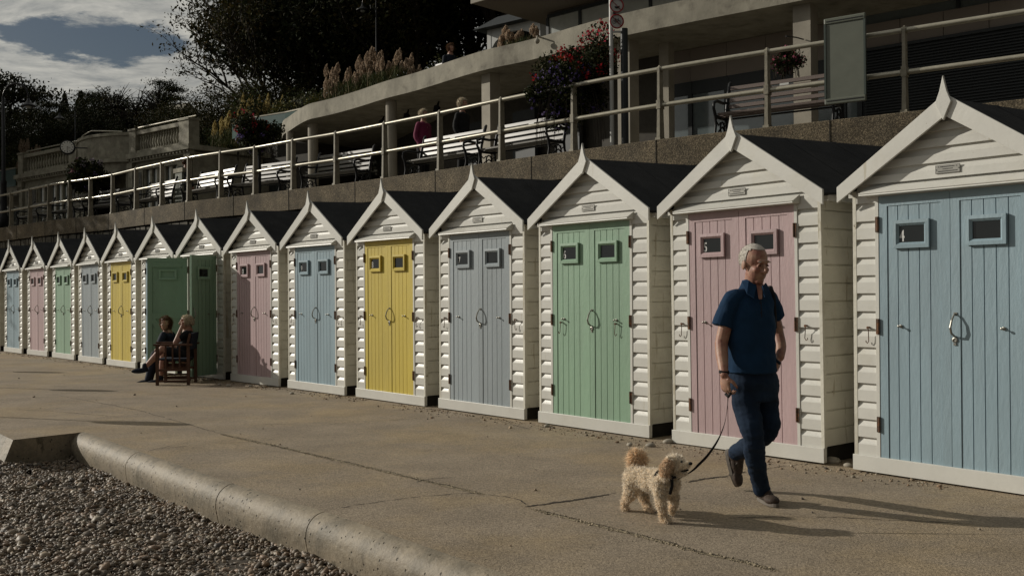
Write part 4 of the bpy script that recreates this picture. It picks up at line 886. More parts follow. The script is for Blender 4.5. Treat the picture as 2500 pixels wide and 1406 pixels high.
def leafmesh(name, m, P, size, rng, parent=None, cols=None, asp=.5, up=None, link=True):
    n = len(P); P = np.asarray(P, float); size = np.broadcast_to(size, n)
    a = rng.standard_normal((n,3)); a /= np.linalg.norm(a, axis=1)[:,None]
    if up is not None: a = a*(1-up)+np.array((0,0,1.))*up; a /= np.linalg.norm(a, axis=1)[:,None]
    b = np.cross(a, rng.standard_normal((n,3))); b /= np.linalg.norm(b, axis=1)[:,None]; c = np.cross(a, b)
    s = size[:,None]; fold = c*s*asp*.35
    V = np.stack([P-a*s*.5, P+b*s*asp*.5+fold*.5, P+a*s*.5, P-b*s*asp*.5+fold*.5], 1).reshape(-1,3)
    me = bpy.data.meshes.new(name); me.vertices.add(4*n); me.vertices.foreach_set('co', V.astype(np.float32).reshape(-1))
    me.loops.add(4*n); me.loops.foreach_set('vertex_index', np.arange(4*n, dtype=np.int32)); me.polygons.add(n); me.polygons.foreach_set('loop_start', np.arange(0,4*n,4, dtype=np.int32))
    if cols is None: cols = np.ones((n,3))*.5
    ca = me.color_attributes.new('tint', 'FLOAT_COLOR', 'POINT'); c4 = np.ones((n,4,4), np.float32); c4[:,:,:3] = np.asarray(cols)[:,None,:]; ca.data.foreach_set('color', c4.reshape(-1))
    me.update(); me.materials.append(m)
    o = bpy.data.objects.new(name, me)
    if link: COL.objects.link(o)
    if parent: o.parent = parent
    return o
M['leaf'] = tintmat('leaf', .8, .12, trans=.12); M['petal'] = tintmat('petal', .6, .2, trans=.3); M['bark'] = mat('bark', (.035,.028,.02), .9, var=.3)
M['plume'] = tintmat('plume', .8, .1, trans=.5)
GREENS = np.array([(.025,.033,.012), (.034,.042,.016), (.018,.024,.011), (.048,.044,.017), (.030,.029,.013)])
def make_tree(kind, seed, h, r, nleaf, lsize, pal=GREENS):
    rg = np.random.default_rng(seed); rr = random.Random(seed); t = empty('tree'); tr = MB(); tips = []
    def branch(p, d, L, rad, lvl):
        pts = [p]; q = p.copy(); dd = d.copy()
        for k in range(4):
            dd = (dd+Vector((rr.uniform(-.25,.25), rr.uniform(-.25,.25), rr.uniform(-.1,.2)))).normalized(); q = q+dd*L/4; pts.append(q.copy())
        tr.tube(pts, [rad*(1-.17*k) for k in range(5)], 6 if lvl < 2 else 4, caps=False)
        if lvl >= (4 if kind == 'twiggy' else 3): tips.append(q); return
        for k in range(4 if lvl < 2 else 3):
            dd2 = (dd+Vector((rr.uniform(-1,1), rr.uniform(-1,1), rr.uniform(-.35,.6)))*.95).normalized(); branch(pts[rr.choice((2,3,4))], dd2, L*rr.uniform(.55,.8), rad*.5, lvl+1)
        tips.append(q)
    if kind in ('round', 'twiggy'):
        tr.tube([(0,0,-.5), (.1,0,h*.12), (.0,.1,h*.3)], [h*.032,h*.026,h*.022], 8)
        for k in range(6):
            a = k*1.05+rr.uniform(-.3,.3); branch(Vector((0,.1,h*rr.uniform(.15,.32))), Vector((math.cos(a)*r/h*1.5, math.sin(a)*r/h*1.5, 1)).normalized(), h*.36, h*.014, 1)
        C = np.array([tuple(q) for q in tips]); C = C[C[:,2] > h*.12]
        sp = .05*r if kind == 'twiggy' else .13*r
        P = C[rg.integers(0, len(C), nleaf)]+np.clip(rg.normal(0, sp, (nleaf,3)), -sp*1.6, sp*1.6)*np.array((1,1,.7))
        if kind == 'round':
            K = 26; cc = rg.normal(0,1,(K,3)); cc /= np.linalg.norm(cc,axis=1)[:,None]; cc = cc*np.array((r*.75,r*.75,h*.30))*rg.uniform(.6,1.05,(K,1))+np.array((0,0,h*.60)); m2 = nleaf*2//3
            dd = rg.normal(0,1,(m2,3)); dd /= np.linalg.norm(dd,axis=1)[:,None]; P[:m2] = cc[rg.integers(0,K,m2)]+dd*rg.uniform(.55,1.,(m2,1))*r*.34*np.array((1,1,.75))
    elif kind == 'pine':
        tr.tube([(0,0,-.5), (.2,0,h*.4), (.1,.1,h*.8)], [h*.03,h*.022,h*.01], 8); P = []
        for k in range(9):
            a = k*2.4; z = h*(.42+.062*k); rad = r*(1-.07*k)*rr.uniform(.6,1); e = Vector((math.cos(a)*rad, math.sin(a)*rad, z+h*.04)); tr.tube([(.1,.05,z-h*.06), e*.5+Vector((0,0,z*.48)), e], [h*.01,h*.007,h*.003], 5)
            n_ = nleaf//9; P.append(np.array(e)*np.array((.75,.75,1))+rg.normal(0,1,(n_,3))*np.array((r*.33,r*.33,h*.022)))
        P = np.concatenate(P); nleaf = len(P)
    elif kind == 'palm':
        P = []; tr.tube([(0,0,-.5),(0,0,h*.55)], [h*.03,h*.025], 8)
        for k in range(9):
            a = k*2.4; c0 = Vector((math.cos(a)*r*.5*(k > 0), math.sin(a)*r*.5*(k > 0), h*(.62+.035*k))); tr.tube([(0,0,h*.4), c0], [h*.02,h*.014], 5)
            for q in range(46):
                d = Vector(rg.normal(0,1,3)).normalized(); d.z = d.z*.8+.25; L = r*rr.uniform(.45,.75); tr.tube([c0, c0+d*L*.6, c0+d*L+Vector((0,0,-.12*L))], [.035,.03,.004], 3, caps=False)
            P.append(np.array(c0)+rg.normal(0,r*.2,(nleaf//9,3)))
        P = np.concatenate(P); nleaf = len(P)
    elif kind == 'conifer':
        tr.tube([(0,0,-.5),(0,0,h)], [h*.025,h*.004], 8); zz_ = rg.uniform(.12,1,nleaf)**.8; lay = np.floor(zz_*11)/11; ra = r*(1-lay)*(.55+.5*(1-(zz_-lay)*11))*rg.uniform(.5,1.05,nleaf); an = rg.uniform(0,2*np.pi,nleaf)
        ra *= 1+.25*np.sin(an*3+lay*20); P = np.stack([ra*np.cos(an), ra*np.sin(an), zz_*h-.06*ra*h/r*.4], 1)
    tr.build('trunk', M['bark'], t)
    cols = pal[rg.integers(0, len(pal), nleaf)]*rg.uniform(.6,1.35,(nleaf,1))
    leafmesh('crown', M['leaf'], P, lsize*rg.uniform(.6,1.3,nleaf), rg, t, cols)
    return t
protos = {'a': make_tree('round', 1, 10, 4.6, 16000, .22), 'b': make_tree('round', 2, 10, 4.0, 16000, .20, GREENS*np.array((1.3,1.1,.9))), 'c': make_tree('round', 5, 10, 5.2, 18000, .24, GREENS*.8),
          'tw': make_tree('twiggy', 9, 10, 5.4, 5200, .17, GREENS*np.array((1.7,1.3,1.))), 'pi': make_tree('pine', 4, 10, 4.2, 9000, .30, GREENS*.8), 'pa': make_tree('palm', 6, 8, 3.2, 900, .3), 'co': make_tree('conifer', 8, 10, 3.0, 9000, .34, GREENS*.7)}
def uv(u, D): # world x at distance D for a bearing given as an x/y slope
    return u*D
TREES = [ # kind, slope x/y, distance, scale, label
 ('tw',-.238,42,.86,'open twiggy tree with few leaves on the sky edge of the wooded hill'), ('a',-.205,46,.95,'dense dark tree just right of the twiggy tree on the hill'), ('b',-.245,40,.42,'low rounded tree beneath the twiggy tree'),
 ('c',-.185,43,1.05,'broad dark hill tree right of the dense tree, cut by the top of the picture'), ('a',-.14,45,1.1,'dark hill tree straight above the left end of the long pampas row'), ('b',-.10,41,1.0,'dark hill tree straight above the long pampas row and the slope lamp post'), ('c',-.055,44,1.1,'dark hill tree above the figure on the roof terrace'), ('a',-.015,41,1.05,'dark hill tree left of the white garden shelter'), ('b',.02,45,1.1,'dark hill tree behind the white garden shelter'),
 ('a',-.215,56,1.1,None), ('c',-.16,56,1.2,None), ('a',-.10,56,1.2,None), ('b',-.04,56,1.25,None), ('c',.02,55,1.2,None), ('b',.06,50,1.1,None),
 ('b',-.285,52,.62,'rounded dark tree below the sky gap left of the twiggy tree'), ('c',-.31,58,.60,'dark tree at the foot of the hill left of the twiggy tree'), ('pi',-.342,130,.62,'flat topped pine alone on the skyline left of the wooded hill'),
 ('pa',-.370,66,1.0,'spiky cordyline palm standing highest on the left skyline'), ('c',-.395,68,.66,'rounded tree just left of the spiky palm'), ('pi',-.410,125,.80,'layered pine left of the spiky palm and rounded tree'),
 ('co',-.430,125,.95,'right of two pointed conifers on the left skyline'), ('co',-.446,128,.9,'left of two pointed conifers on the left skyline'), ('pi',-.464,120,.62,'small layered pine left of the two conifers'),
 ('pi',-.499,75,.85,'tall pine behind the lamp post at the left edge'), ('b',-.352,52,.58,'dark bushy tree behind the pavilion\'s right balustrade'), ('c',-.415,58,.60,'dark tree behind the pavilion between the clock and the right balustrade'),
 ('a',-.455,60,.58,'dark tree behind the clock and left balustrade'), ('c',-.49,64,.60,'dark tree behind the pampas grass at the far left'), ('b',-.33,62,.62,'dark tree on the low skyline under the lone pine'), ('a',-.43,72,.62,'background tree under the two conifers'), ('c',-.36,74,.62,'background tree beside the foot of the spiky palm')]
used = set(); VT = {(-.342,130):205, (-.370,66):200, (-.395,68):228, (-.410,125):232, (-.430,125):222, (-.446,128):228, (-.464,120):250, (-.499,75):195, (-.352,52):300, (-.415,58):264, (-.455,60):292, (-.49,64):276, (-.33,62):244, (-.43,72):268, (-.36,74):240, (-.31,58):262, (-.285,52):215}
for i, (k, sl, D, sc, lab) in enumerate(TREES):
    t = protos[k] if k not in used else copy_tree(protos[k]); used.add(k)
    x = sl*D; t.rotation_euler = (0, 0, i*1.7); t.scale = (sc,)*3
    if (sl, D) in VT:   # crown tops measured above the horizon
        zt = 1.36+(728-VT[(sl, D)])/2445*D; HT = {'pi': 9.6, 'co': 10, 'pa': 8.9}.get(k, 9.6)*sc; zb = zt-HT
        t.location = (x, D, zb)
        if zb > ground_at(x, D): t.scale = (sc, sc, sc*(zt-ground_at(x, D))/HT); t.location.z = ground_at(x, D)
    else: t.location = (x, D, ground_at(x, D)-.5)
    if k == 'tw': t.rotation_euler = (0,0,2.2)
    tag(t, lab or 'dark tree in the back row of the hillside wood, merging with its neighbours', 'tree', None if lab else 'dense trees in the hillside wood')
    if lab: t['group'] = 'skyline and garden trees'
# unseen trees added past the left edge to shade the pavilion and slope
for i, (x, y, sc) in enumerate(((-29,38.5,1.05), (-31,43,1.15), (-33,48,1.2), (-27,35.2,.8), (-36,53,1.2), (-38,60,1.2), (-34,46,1.1))):
    t = copy_tree(protos['ac'[i % 2]]); t.location = (x, y, 3.6 if y < 47 else 6); t.rotation_euler.z = i; t.scale = (sc,)*3
    tag(t, 'unseen dense tree added beyond the lamp post to shade the pavilion', 'tree', 'shading trees added beyond the left edge')

def make_shrub(seed, r, h, n, ls, pal, name='shrub'):
    rg = np.random.default_rng(seed); t = empty(name); K = 12; cc = rg.uniform(-1,1,(K,3))*np.array((r*.7,r*.55,h*.2))+np.array((0,0,h*.5)); d = rg.normal(0,1,(n,3)); d /= np.linalg.norm(d,axis=1)[:,None]
    P = cc[rg.integers(0,K,n)]+d*rg.uniform(.5,1.,(n,1))*np.array((r*.42,r*.42,h*.42)); P[:,2] = np.abs(P[:,2])
    leafmesh('foliage', M['leaf'], P, ls*rg.uniform(.6,1.4,n), rg, t, pal[rg.integers(0,len(pal),n)]*rg.uniform(.6,1.4,(n,1)))
    s = MB()
    for k in range(5): s.tube([(0,0,-.2), tuple(cc[k]*.9)], [.04,.01], 5)
    s.build('stems', M['bark'], t); return t
sh_g = make_shrub(11, 1.5, 1.5, 5000, .10, GREENS*1.6); sh_s = make_shrub(12, 1.8, 1.1, 6000, .09, np.array([(.055,.058,.04), (.04,.045,.03), (.07,.065,.045)]), 'silver_shrub'); sh_y = make_shrub(13, .9, 1.0, 2200, .12, np.array([(.09,.085,.02), (.05,.06,.02), (.12,.10,.03)]), 'variegated_shrub')
SH = [('s',-.165,34.5,1.2,'silvery mounded shrub right of centre on the slope above the canopy'), ('s',-.115,33,1.15,'grey green mound of shrub above the long pampas row'), ('g',-.20,35,1.2,'dark shrub left of the silvery mound above the canopy bend'), ('g',-.235,37,1.4,'broad dark spiky shrub above the left pampas clump'),
      ('g',-.06,30,1.0,'dark shrub above the canopy, right of the long pampas row'), ('g',-.02,28.8,.9,'second dark shrub right of the pampas row'), ('y',-.185,31.5,.8,'yellow green shrub at the canopy bend'), ('y',-.225,33.8,1.0,'yellow green shrub right of the left pampas clump'),
      ('y',.005,26.6,.8,'yellowish shrub by the white garden shelter'), ('g',.012,27.4,.8,'dark shrub in front of the white garden shelter'), ('s',-.14,36.5,1.3,'farther silvery shrub on the upper slope'), ('g',-.08,35,1.3,'dark mound high on the slope above the pampas row'), ('g',-.03,33,1.3,'dark mound on the slope left of the garden shelter'), ('g',-.28,44,1.5,'dark shrub between the canopy end and pavilion roof'),
      ('g',-.33,44,1.4,'dark shrub above the right balustrade of the pavilion'), ('g',-.375,47,1.5,'glossy dark shrub over the pavilion\'s bowed centre'), ('g',-.43,50,1.5,'dark shrub behind the pavilion clock'), ('g',-.48,52,1.6,'dark shrub behind the left balustrade of the pavilion')]
us = {}
for i, (k, sl, D, sc, lab) in enumerate(SH):
    src = {'g': sh_g, 's': sh_s, 'y': sh_y}[k]; t = src if k not in us else copy_tree(src); us[k] = 1
    x = sl*D; g_ = max(6.84, ground_at(x, D)-.15) if D < 40 else ground_at(x, D); t.location = (x, D, g_); t.rotation_euler.z = i*1.1; t.scale = (sc,)*3; tag(t, lab, 'shrub')
def pampas(loc, rz, w, d, n, h, seed, label, pal):
    rg = np.random.default_rng(seed); t = empty('pampas_grass', loc, rz, label, 'pampas grass'); P = []; C = []; Z = []; st = MB()
    for k in range(n):
        x, y = rg.uniform(-w,w), rg.uniform(-d,d); hh = h*rg.uniform(.42,1.12)*(1-.4*(x/w)**2); lx, ly = rg.normal(0,.16), rg.normal(0,.14); st.tube([(x,y,0), (x+lx*.5,y+ly*.5,hh*.55), (x+lx,y+ly,hh)], [.008,.006,.004], 4, caps=False)
        m = 150; q = rg.uniform(0,1,m); rad = .062*np.sin(np.pi*np.clip(q,.02,1)**.7)+.008; a = rg.uniform(0,2*np.pi,m); L = .48*h/1.5
        P.append(np.stack([x+lx+rad*np.cos(a)+.05*q, y+ly+rad*np.sin(a), hh-L*.25+q*L], 1)); C.append(pal[rg.integers(0,len(pal),m)]*rg.uniform(.7,1.3,(m,1)))
    P = np.concatenate(P); C = np.concatenate(C); leafmesh('plumes', M['plume'], P, .09, rg, t, C, asp=.28, up=.75); st.build('stalks', M['plume2'], t)
    n2 = n*45; bx = rg.uniform(-w,w,n2); by = rg.uniform(-d,d,n2); P = np.stack([bx, by, rg.uniform(.02,.55,n2)*h], 1); leafmesh('leaf_tuft', M['leaf'], P, .30, rg, t, GREENS[rg.integers(0,5,n2)]*2.2, asp=.06, up=.6)
M['plume2'] = mat('straw', (.22,.17,.09), .8)
TAN = np.array([(.38,.29,.21), (.29,.21,.15), (.46,.37,.28)]); GOLD = np.array([(.40,.31,.13), (.30,.24,.09), (.5,.42,.2)])
pampas((-3.95, 27.7, 6.84), R(-46), 1.75, .34, 62, 1.0, 1, 'long row of pinkish pampas plumes above the middle of the canopy', TAN)
pampas((-9.0, 36.5, 6.9), R(-40), 1.2, .5, 44, 1.5, 2, 'golden pampas clump behind the flower display near the canopy end', GOLD)
pampas((-9.9, 35.2, 6.7), R(-40), .9, .3, 22, .9, 5, 'low golden pampas fringe left of the golden clump', GOLD)
pampas((.22, 22.9, 6.84), R(-46), .42, .2, 16, .55, 3, 'short cream pampas plumes by the white garden shelter', TAN*1.2)
pampas((-20.1, 41.6, 5.9), R(-40), .8, .4, 30, 1.6, 4, 'brown pampas clump left of the pavilion behind the lamp post', TAN*.8)

def flowers(loc, rx, rz_, seed, label, pal_top, pal_low, nl=6500, nb=650, lean=0., pole=True, lift=0., ls=.055):
    rg = np.random.default_rng(seed); t = empty('flower_display', loc, 0, label, 'flower display')
    K = 26; cc = rg.normal(0,1,(K,3)); cc /= np.linalg.norm(cc,axis=1)[:,None]; cc *= rg.uniform(.35,.85,(K,1)); cc = cc*np.array((rx,rx*.8,rz_)); cc[:,0] += lean*cc[:,2]
    cr_ = rg.uniform(.22,.42,K)*rx
    def pts(n, lo): k = rg.integers(0,K,n); d = rg.normal(0,1,(n,3)); d /= np.linalg.norm(d,axis=1)[:,None]; return cc[k]+d*cr_[k][:,None]*rg.uniform(lo,1.08,(n,1))
    P = pts(nl,.3); leafmesh('foliage', M['leaf'], P, ls*rg.uniform(.6,1.5,nl), rg, t, GREENS[rg.integers(0,5,nl)]*rg.uniform(.5,1.5,(nl,1)), asp=.7)
    C0 = pts(90,.92); hi = C0[:,2] > rz_*.12+rg.normal(0,.12*rz_,90)
    for nm, sel, pal in (('upper_blooms', hi, pal_top), ('trailing_blooms', ~hi, pal_low)):
        c = C0[sel]; m = nb//2; k = rg.integers(0,len(c),m); P = c[k]+rg.normal(0,.045*rx/.7,(m,3)); pc = pal[rg.integers(0,len(pal),len(c))][k]*rg.uniform(.6,1.4,(m,1))
        leafmesh(nm, M['petal'], P, ls*1.05*rg.uniform(.6,1.2,m), rg, t, pc, asp=.9)['kind'] = 'stuff'
    tr = MB()
    for q in range(26):
        a = rg.uniform(0,2*np.pi); x, y = rx*.7*math.cos(a), rx*.55*math.sin(a); tr.tube([(x*.8,y*.8,-rz_*.2), (x,y,-rz_*.7), (x*1.05,y,-rz_*rg.uniform(.9,1.25))], .006, 4)
    tr.build('stems', M['bark'], t)
    MB().lathe([(rx*.25,-rz_*.45),(rx*.42,-rz_*.1),(rx*.42,-rz_*.08)], (0,0,0), 16).build('basket', M['black'], t)
    if pole: MB().tube([(.06,.1,FZ-loc[2]), (.06,.1,-rz_*.45)], .045, 10).build('pole', M['black'], t)
RED = np.array([(.42,.02,.03), (.33,.012,.02), (.5,.05,.08), (.4,.06,.02)]); PUR = np.array([(.085,.06,.19), (.14,.10,.28), (.05,.035,.11), (.20,.15,.33)]); WHT = np.array([(.3,.26,.3), (.2,.10,.12), (.12,.10,.08)])
flowers((1.0, 16.55, 4.93), .80, .90, 1, 'biggest flower display, red geraniums above purple petunias, centre right', RED, PUR, 15000, 1300, lean=.38, ls=.05)
flowers((-5.9, 23.1, 5.08), .58, .50, 2, 'middle sized flower display of red and purple blooms near the pavilion corner', RED*.8, PUR*.8, 8000, 650, ls=.06)
flowers((-12.3, 29.0, 4.88), .62, .58, 3, 'dark purple and white flower display in front of the pavilion', WHT*.8, PUR*.6, 8000, 500, ls=.07)
flowers((4.72, 17.1, 5.33), .30, .26, 4, 'small pink flower basket hanging from a square column above the right bench', np.array([(.4,.10,.16), (.3,.05,.08)]), np.array([(.25,.08,.13), (.12,.02,.04)]), 2600, 260, pole=False, ls=.04)
MB().tube([(4.72,17.1,5.75), (4.95,17.3,5.78), (5.12,17.44,5.78)], .012, 6).build('basket_bracket', M['black']); tag(bpy.data.objects['basket_bracket'], 'black iron bracket holding the small pink flower basket', 'bracket')
# far house among the trees
fh = empty('far_house', (-36.6, 110, 19.4), R(-30), 'small distant house with a pale roof among the trees', 'house')
fh.scale = (.6,.6,.6); MB().box(-3,3,-2.5,2.5,-12,3.2).build('wall', M['pale'], fh); q = MB(); q.add([(-3.4,-2.9,3.2),(3.4,-2.9,3.2),(3.4,2.9,3.2),(-3.4,2.9,3.2),(-3,0,5.4),(3,0,5.4)], [(0,3,2,1),(0,1,5,4),(2,3,4,5),(1,2,5),(3,0,4)]); q.build('roof', M['fascia'], fh)
for x in (-1.5,1): MB().box(x,x+1,-2.53,-2.501,1,2.3).build('window', M['gwin'], fh)
stones('loose_stone', [(*p, r) for p, r in (((1.23,8.95),.035), ((1.05,9.02),.028), ((2.55,8.02),.05), ((2.78,7.75),.045), ((2.62,7.85),.03), ((1.42,9.15),.04), ((-4.55,15.55),.03), ((-4.35,15.35),.035), ((-4.0,15.3),.025), ((-3.1,14.05),.03), ((-5.0,16.6),.04), ((-.1,11.3),.03), ((-1.25,12.7),.025), ((.35,10.35),.028))],
       'small loose stone lying by the base of the beach huts', 'loose stones along the hut bases')
stones('loose_stone', [(-1.92,5.25,.075)], 'large pale flint on the shingle near the bottom edge'); bpy.data.objects['loose_stone.014'].location.z = BZ+.01 if 'loose_stone.014' in bpy.data.objects else 0
# ------------------------------------------------------------------ people and dog
M['skin'] = mat('skin', (.40,.235,.165), .5, var=.12, vscale=18., bump=.15, bscale=90., col2=(.30,.135,.10), mixscale=12., spec=.35, rnd_shift=False)
M['skin'].node_tree.nodes['Principled BSDF'].inputs['Subsurface Weight'].default_value = .12
M['skin'].node_tree.nodes['Principled BSDF'].inputs['Subsurface Radius'].default_value = (.012,.005,.003)
M['polo'] = mat('blue_cotton', (.010,.034,.078), .85, var=.12, vscale=10., bump=.3, bscale=260., spec=.15, rnd_shift=False)
M['jean'] = mat('dark_denim', (.012,.023,.045), .85, var=.3, vscale=7., bump=.35, bscale=300., col2=(.024,.043,.076), mixscale=5., mixlo=.5, mixhi=.8, spec=.15, rnd_shift=False)
M['hair'] = mat('grey_hair', (.52,.48,.43), .7, var=.25, vscale=60., rnd_shift=False)
M['leather'] = mat('brown_suede', (.06,.042,.032), .7, var=.3, vscale=40., bump=.4, bscale=120.)
M['sole'] = mat('rubber_sole', (.16,.14,.12), .7, var=.2)
M['navy'] = mat('navy_cloth', (.012,.016,.028), .85, var=.2); M['blackcloth'] = mat('black_cloth', (.010,.010,.011), .85, var=.2)
M['pinkcloth'] = mat('magenta_cloth', (.17,.018,.06), .8, var=.15); M['brownhair'] = mat('brown_hair', (.085,.045,.022), .6, var=.3, vscale=50.); M['blond'] = mat('pale_hair', (.45,.38,.26), .6, var=.3, vscale=50.)
M['teak'] = mat('dark_chair_wood', (.075,.035,.02), .6, var=.25, vscale=20.)
def ringsweep(mb, rings, F, n=20, ex=2.0):
    """rings: (centre, half width, half depth) or with own F; elliptical cross sections facing F"""
    vs = []
    for rg_ in rings:
        c, a, b = rg_[:3]; f = Vector(rg_[3] if len(rg_) > 3 else F); f = Vector((f.x, f.y, 0)).normalized(); r = Vector((f.y, -f.x, 0)); c = Vector(c)
        for k in range(n):
            t = 2*math.pi*k/n; ct, st = math.cos(t), math.sin(t); vs.append(c+r*a*math.copysign(abs(ct)**(2/ex), ct)+f*b*math.copysign(abs(st)**(2/ex), st))
    m = len(rings); fs = [(i*n+k, i*n+(k+1) % n, (i+1)*n+(k+1) % n, (i+1)*n+k) for i in range(m-1) for k in range(n)]+[tuple(range(n-1,-1,-1)), tuple((m-1)*n+k for k in range(n))]
    return mb.add(vs, fs)
def limb(mb, pts, rs, n=14):
    P = catmull([np.array(p, float) for p in pts], 5); k = [len(P)-1]; RS = np.interp(np.linspace(0, len(pts)-1, len(P)), range(len(pts)), rs)
    mb.tube([tuple(p) for p in P], list(map(float, RS)), n); mb.ell(pts[0], rs[0]*.99, nu=n); mb.ell(pts[-1], rs[-1]*.99, nu=n); return mb
def fuse(mb, name, m, parent, voxel, smooth=6, fac=.5, disp=None):
    me = bpy.data.meshes.new(name); me.from_pydata(mb.v, [], mb.f)
    bm = bmesh.new(); bm.from_mesh(me); bmesh.ops.recalc_face_normals(bm, faces=bm.faces); bm.to_mesh(me); bm.free()
    o = bpy.data.objects.new(name+'_t', me); COL.objects.link(o)
    r = o.modifiers.new('r', 'REMESH'); r.mode = 'VOXEL'; r.voxel_size = voxel; r.use_smooth_shade = True
    if smooth: s = o.modifiers.new('s', 'SMOOTH'); s.iterations = smooth; s.factor = fac
    dg = bpy.context.evaluated_depsgraph_get(); dg.update(); me2 = bpy.data.meshes.new_from_object(o.evaluated_get(dg)); bpy.data.objects.remove(o)
    if disp:
        nv = len(me2.vertices); co = np.empty(nv*3); me2.vertices.foreach_get('co', co); no = np.empty(nv*3); me2.vertices.foreach_get('normal', no); co = co.reshape(-1,3); no = no.reshape(-1,3)
        d = np.array([disp(Vector(p)) for p in co]); me2.vertices.foreach_set('co', (co+no*d[:,None]).reshape(-1))
    me2.polygons.foreach_set('use_smooth', [True]*len(me2.polygons)); me2.materials.clear(); me2.materials.append(m); me2.update(); me2.name = name
    q = bpy.data.objects.new(name, me2); COL.objects.link(q); q.parent = parent; return q
def hand(mb, wrist, d, n, thumb, sc=1., curl=(.5,.7,.5), spread=.1):
    """d: direction of the fingers, n: palm normal (side the fingers curl to), thumb: direction of the thumb side"""
    w = Vector(wrist); d = Vector(d).normalized(); n = Vector(n); n = (n-d*n.dot(d)).normalized(); s = d.cross(n); s = s if s.dot(Vector(thumb)) > 0 else -s
    rot = Matrix((s, d, n)).transposed(); mb.ell(w+d*.048*sc, (.038*sc,.052*sc,.015*sc), rot); mb.ell(w+d*.03*sc+s*.018*sc+n*.006*sc, (.02*sc,.032*sc,.014*sc), rot)
    for i, (off, L, r) in enumerate(((.028,.074,.0088), (.0095,.082,.0092), (-.0095,.076,.0088), (-.027,.060,.0078))):
        p = w+d*(.088-.004*abs(i-1))*sc+s*off*sc; pts = [p-d*.02*sc, p]; a = 0; dd = d
        for q, (f, c) in enumerate(zip((.45,.30,.25), curl)):
            a += c*(1+.12*i); dd = d*math.cos(a)+n*math.sin(a)+s*off*spread*4; p = p+dd.normalized()*L*f*sc; pts.append(p)
        mb.tube(pts, [r*1.05*sc, r*1.1*sc, r*sc, r*.92*sc, r*.72*sc], 8); mb.ell(pts[-1], r*.75*sc, nu=8, nv=6)
    b = w+d*.022*sc+s*.026*sc; t = [b, b+(s*.75+d*.6+n*.35).normalized()*.035*sc, b+(s*.55+d*.8+n*.5).normalized()*.062*sc, b+(s*.30+d*.9+n*.75).normalized()*.082*sc]
    mb.tube(t, [.013*sc,.0115*sc,.0098*sc,.0075*sc], 8); mb.ell(t[-1], .0078*sc, nu=8, nv=6)
def head_shape(mb, c, F, up=(0,0,1), s=1., pitch=0.):
    f = Vector(F).normalized(); z = Vector(up).normalized(); r = f.cross(z).normalized(); z = r.cross(f)
    if pitch: f, z = (f*math.cos(pitch)-z*math.sin(pitch)), (z*math.cos(pitch)+f*math.sin(pitch))
    rot = Matrix((r, f, z)).transposed(); c = Vector(c); g = lambda x, y, q: c+rot @ Vector((x*s, y*s, q*s)); k = lambda *a: tuple(v*s for v in a)
    mb.ell(g(0,-.018,.032), k(.077,.096,.088), rot, 20, 14); mb.ell(g(0,.028,-.038), k(.060,.062,.080), rot, 18, 12); mb.ell(g(0,.060,-.092), k(.030,.026,.022), rot); mb.ell(g(0,.02,-.075), k(.050,.05,.035), rot)
    mb.tube([g(0,.082,.018), g(0,.100,-.004), g(0,.112,-.026)], [.009*s,.0105*s,.014*s], 8); mb.ell(g(0,.108,-.030), k(.017,.014,.011), rot); mb.ell(g(0,.078,.030), k(.050,.016,.012), rot)
    for x in (-1,1): mb.ell(g(x*.036,.062,-.024), k(.022,.022,.020), rot); mb.ell(g(x*.013,.098,-.033), k(.009,.010,.008), rot); mb.ell(g(x*.077,-.012,-.008), k(.008,.020,.031), rot); mb.ell(g(x*.073,-.002,-.006), k(.008,.010,.020), rot); mb.ell(g(x*.030,.076,.006), k(.013,.009,.009), rot)
    mb.ell(g(0,.083,-.058), k(.024,.013,.006), rot); mb.ell(g(0,.082,-.069), k(.021,.012,.007), rot)
    return rot, g
def hairshell(rot, g, s, cut, r=(.082,.101,.093), c=(0,-.020,.034), thick=None):
    mb = MB(); cc = g(*c); mb.ell(cc, tuple(v*s for v in r), rot, 30, 20); keep = []; inv = rot.transposed(); o = g(0,0,0)
    loc = [inv @ (Vector(v)-o)/s for v in mb.v]
    fs = [f for f in mb.f if all(cut(loc[i]) for i in f)]; m2 = MB(); m2.v = mb.v; m2.f = fs
    return m2
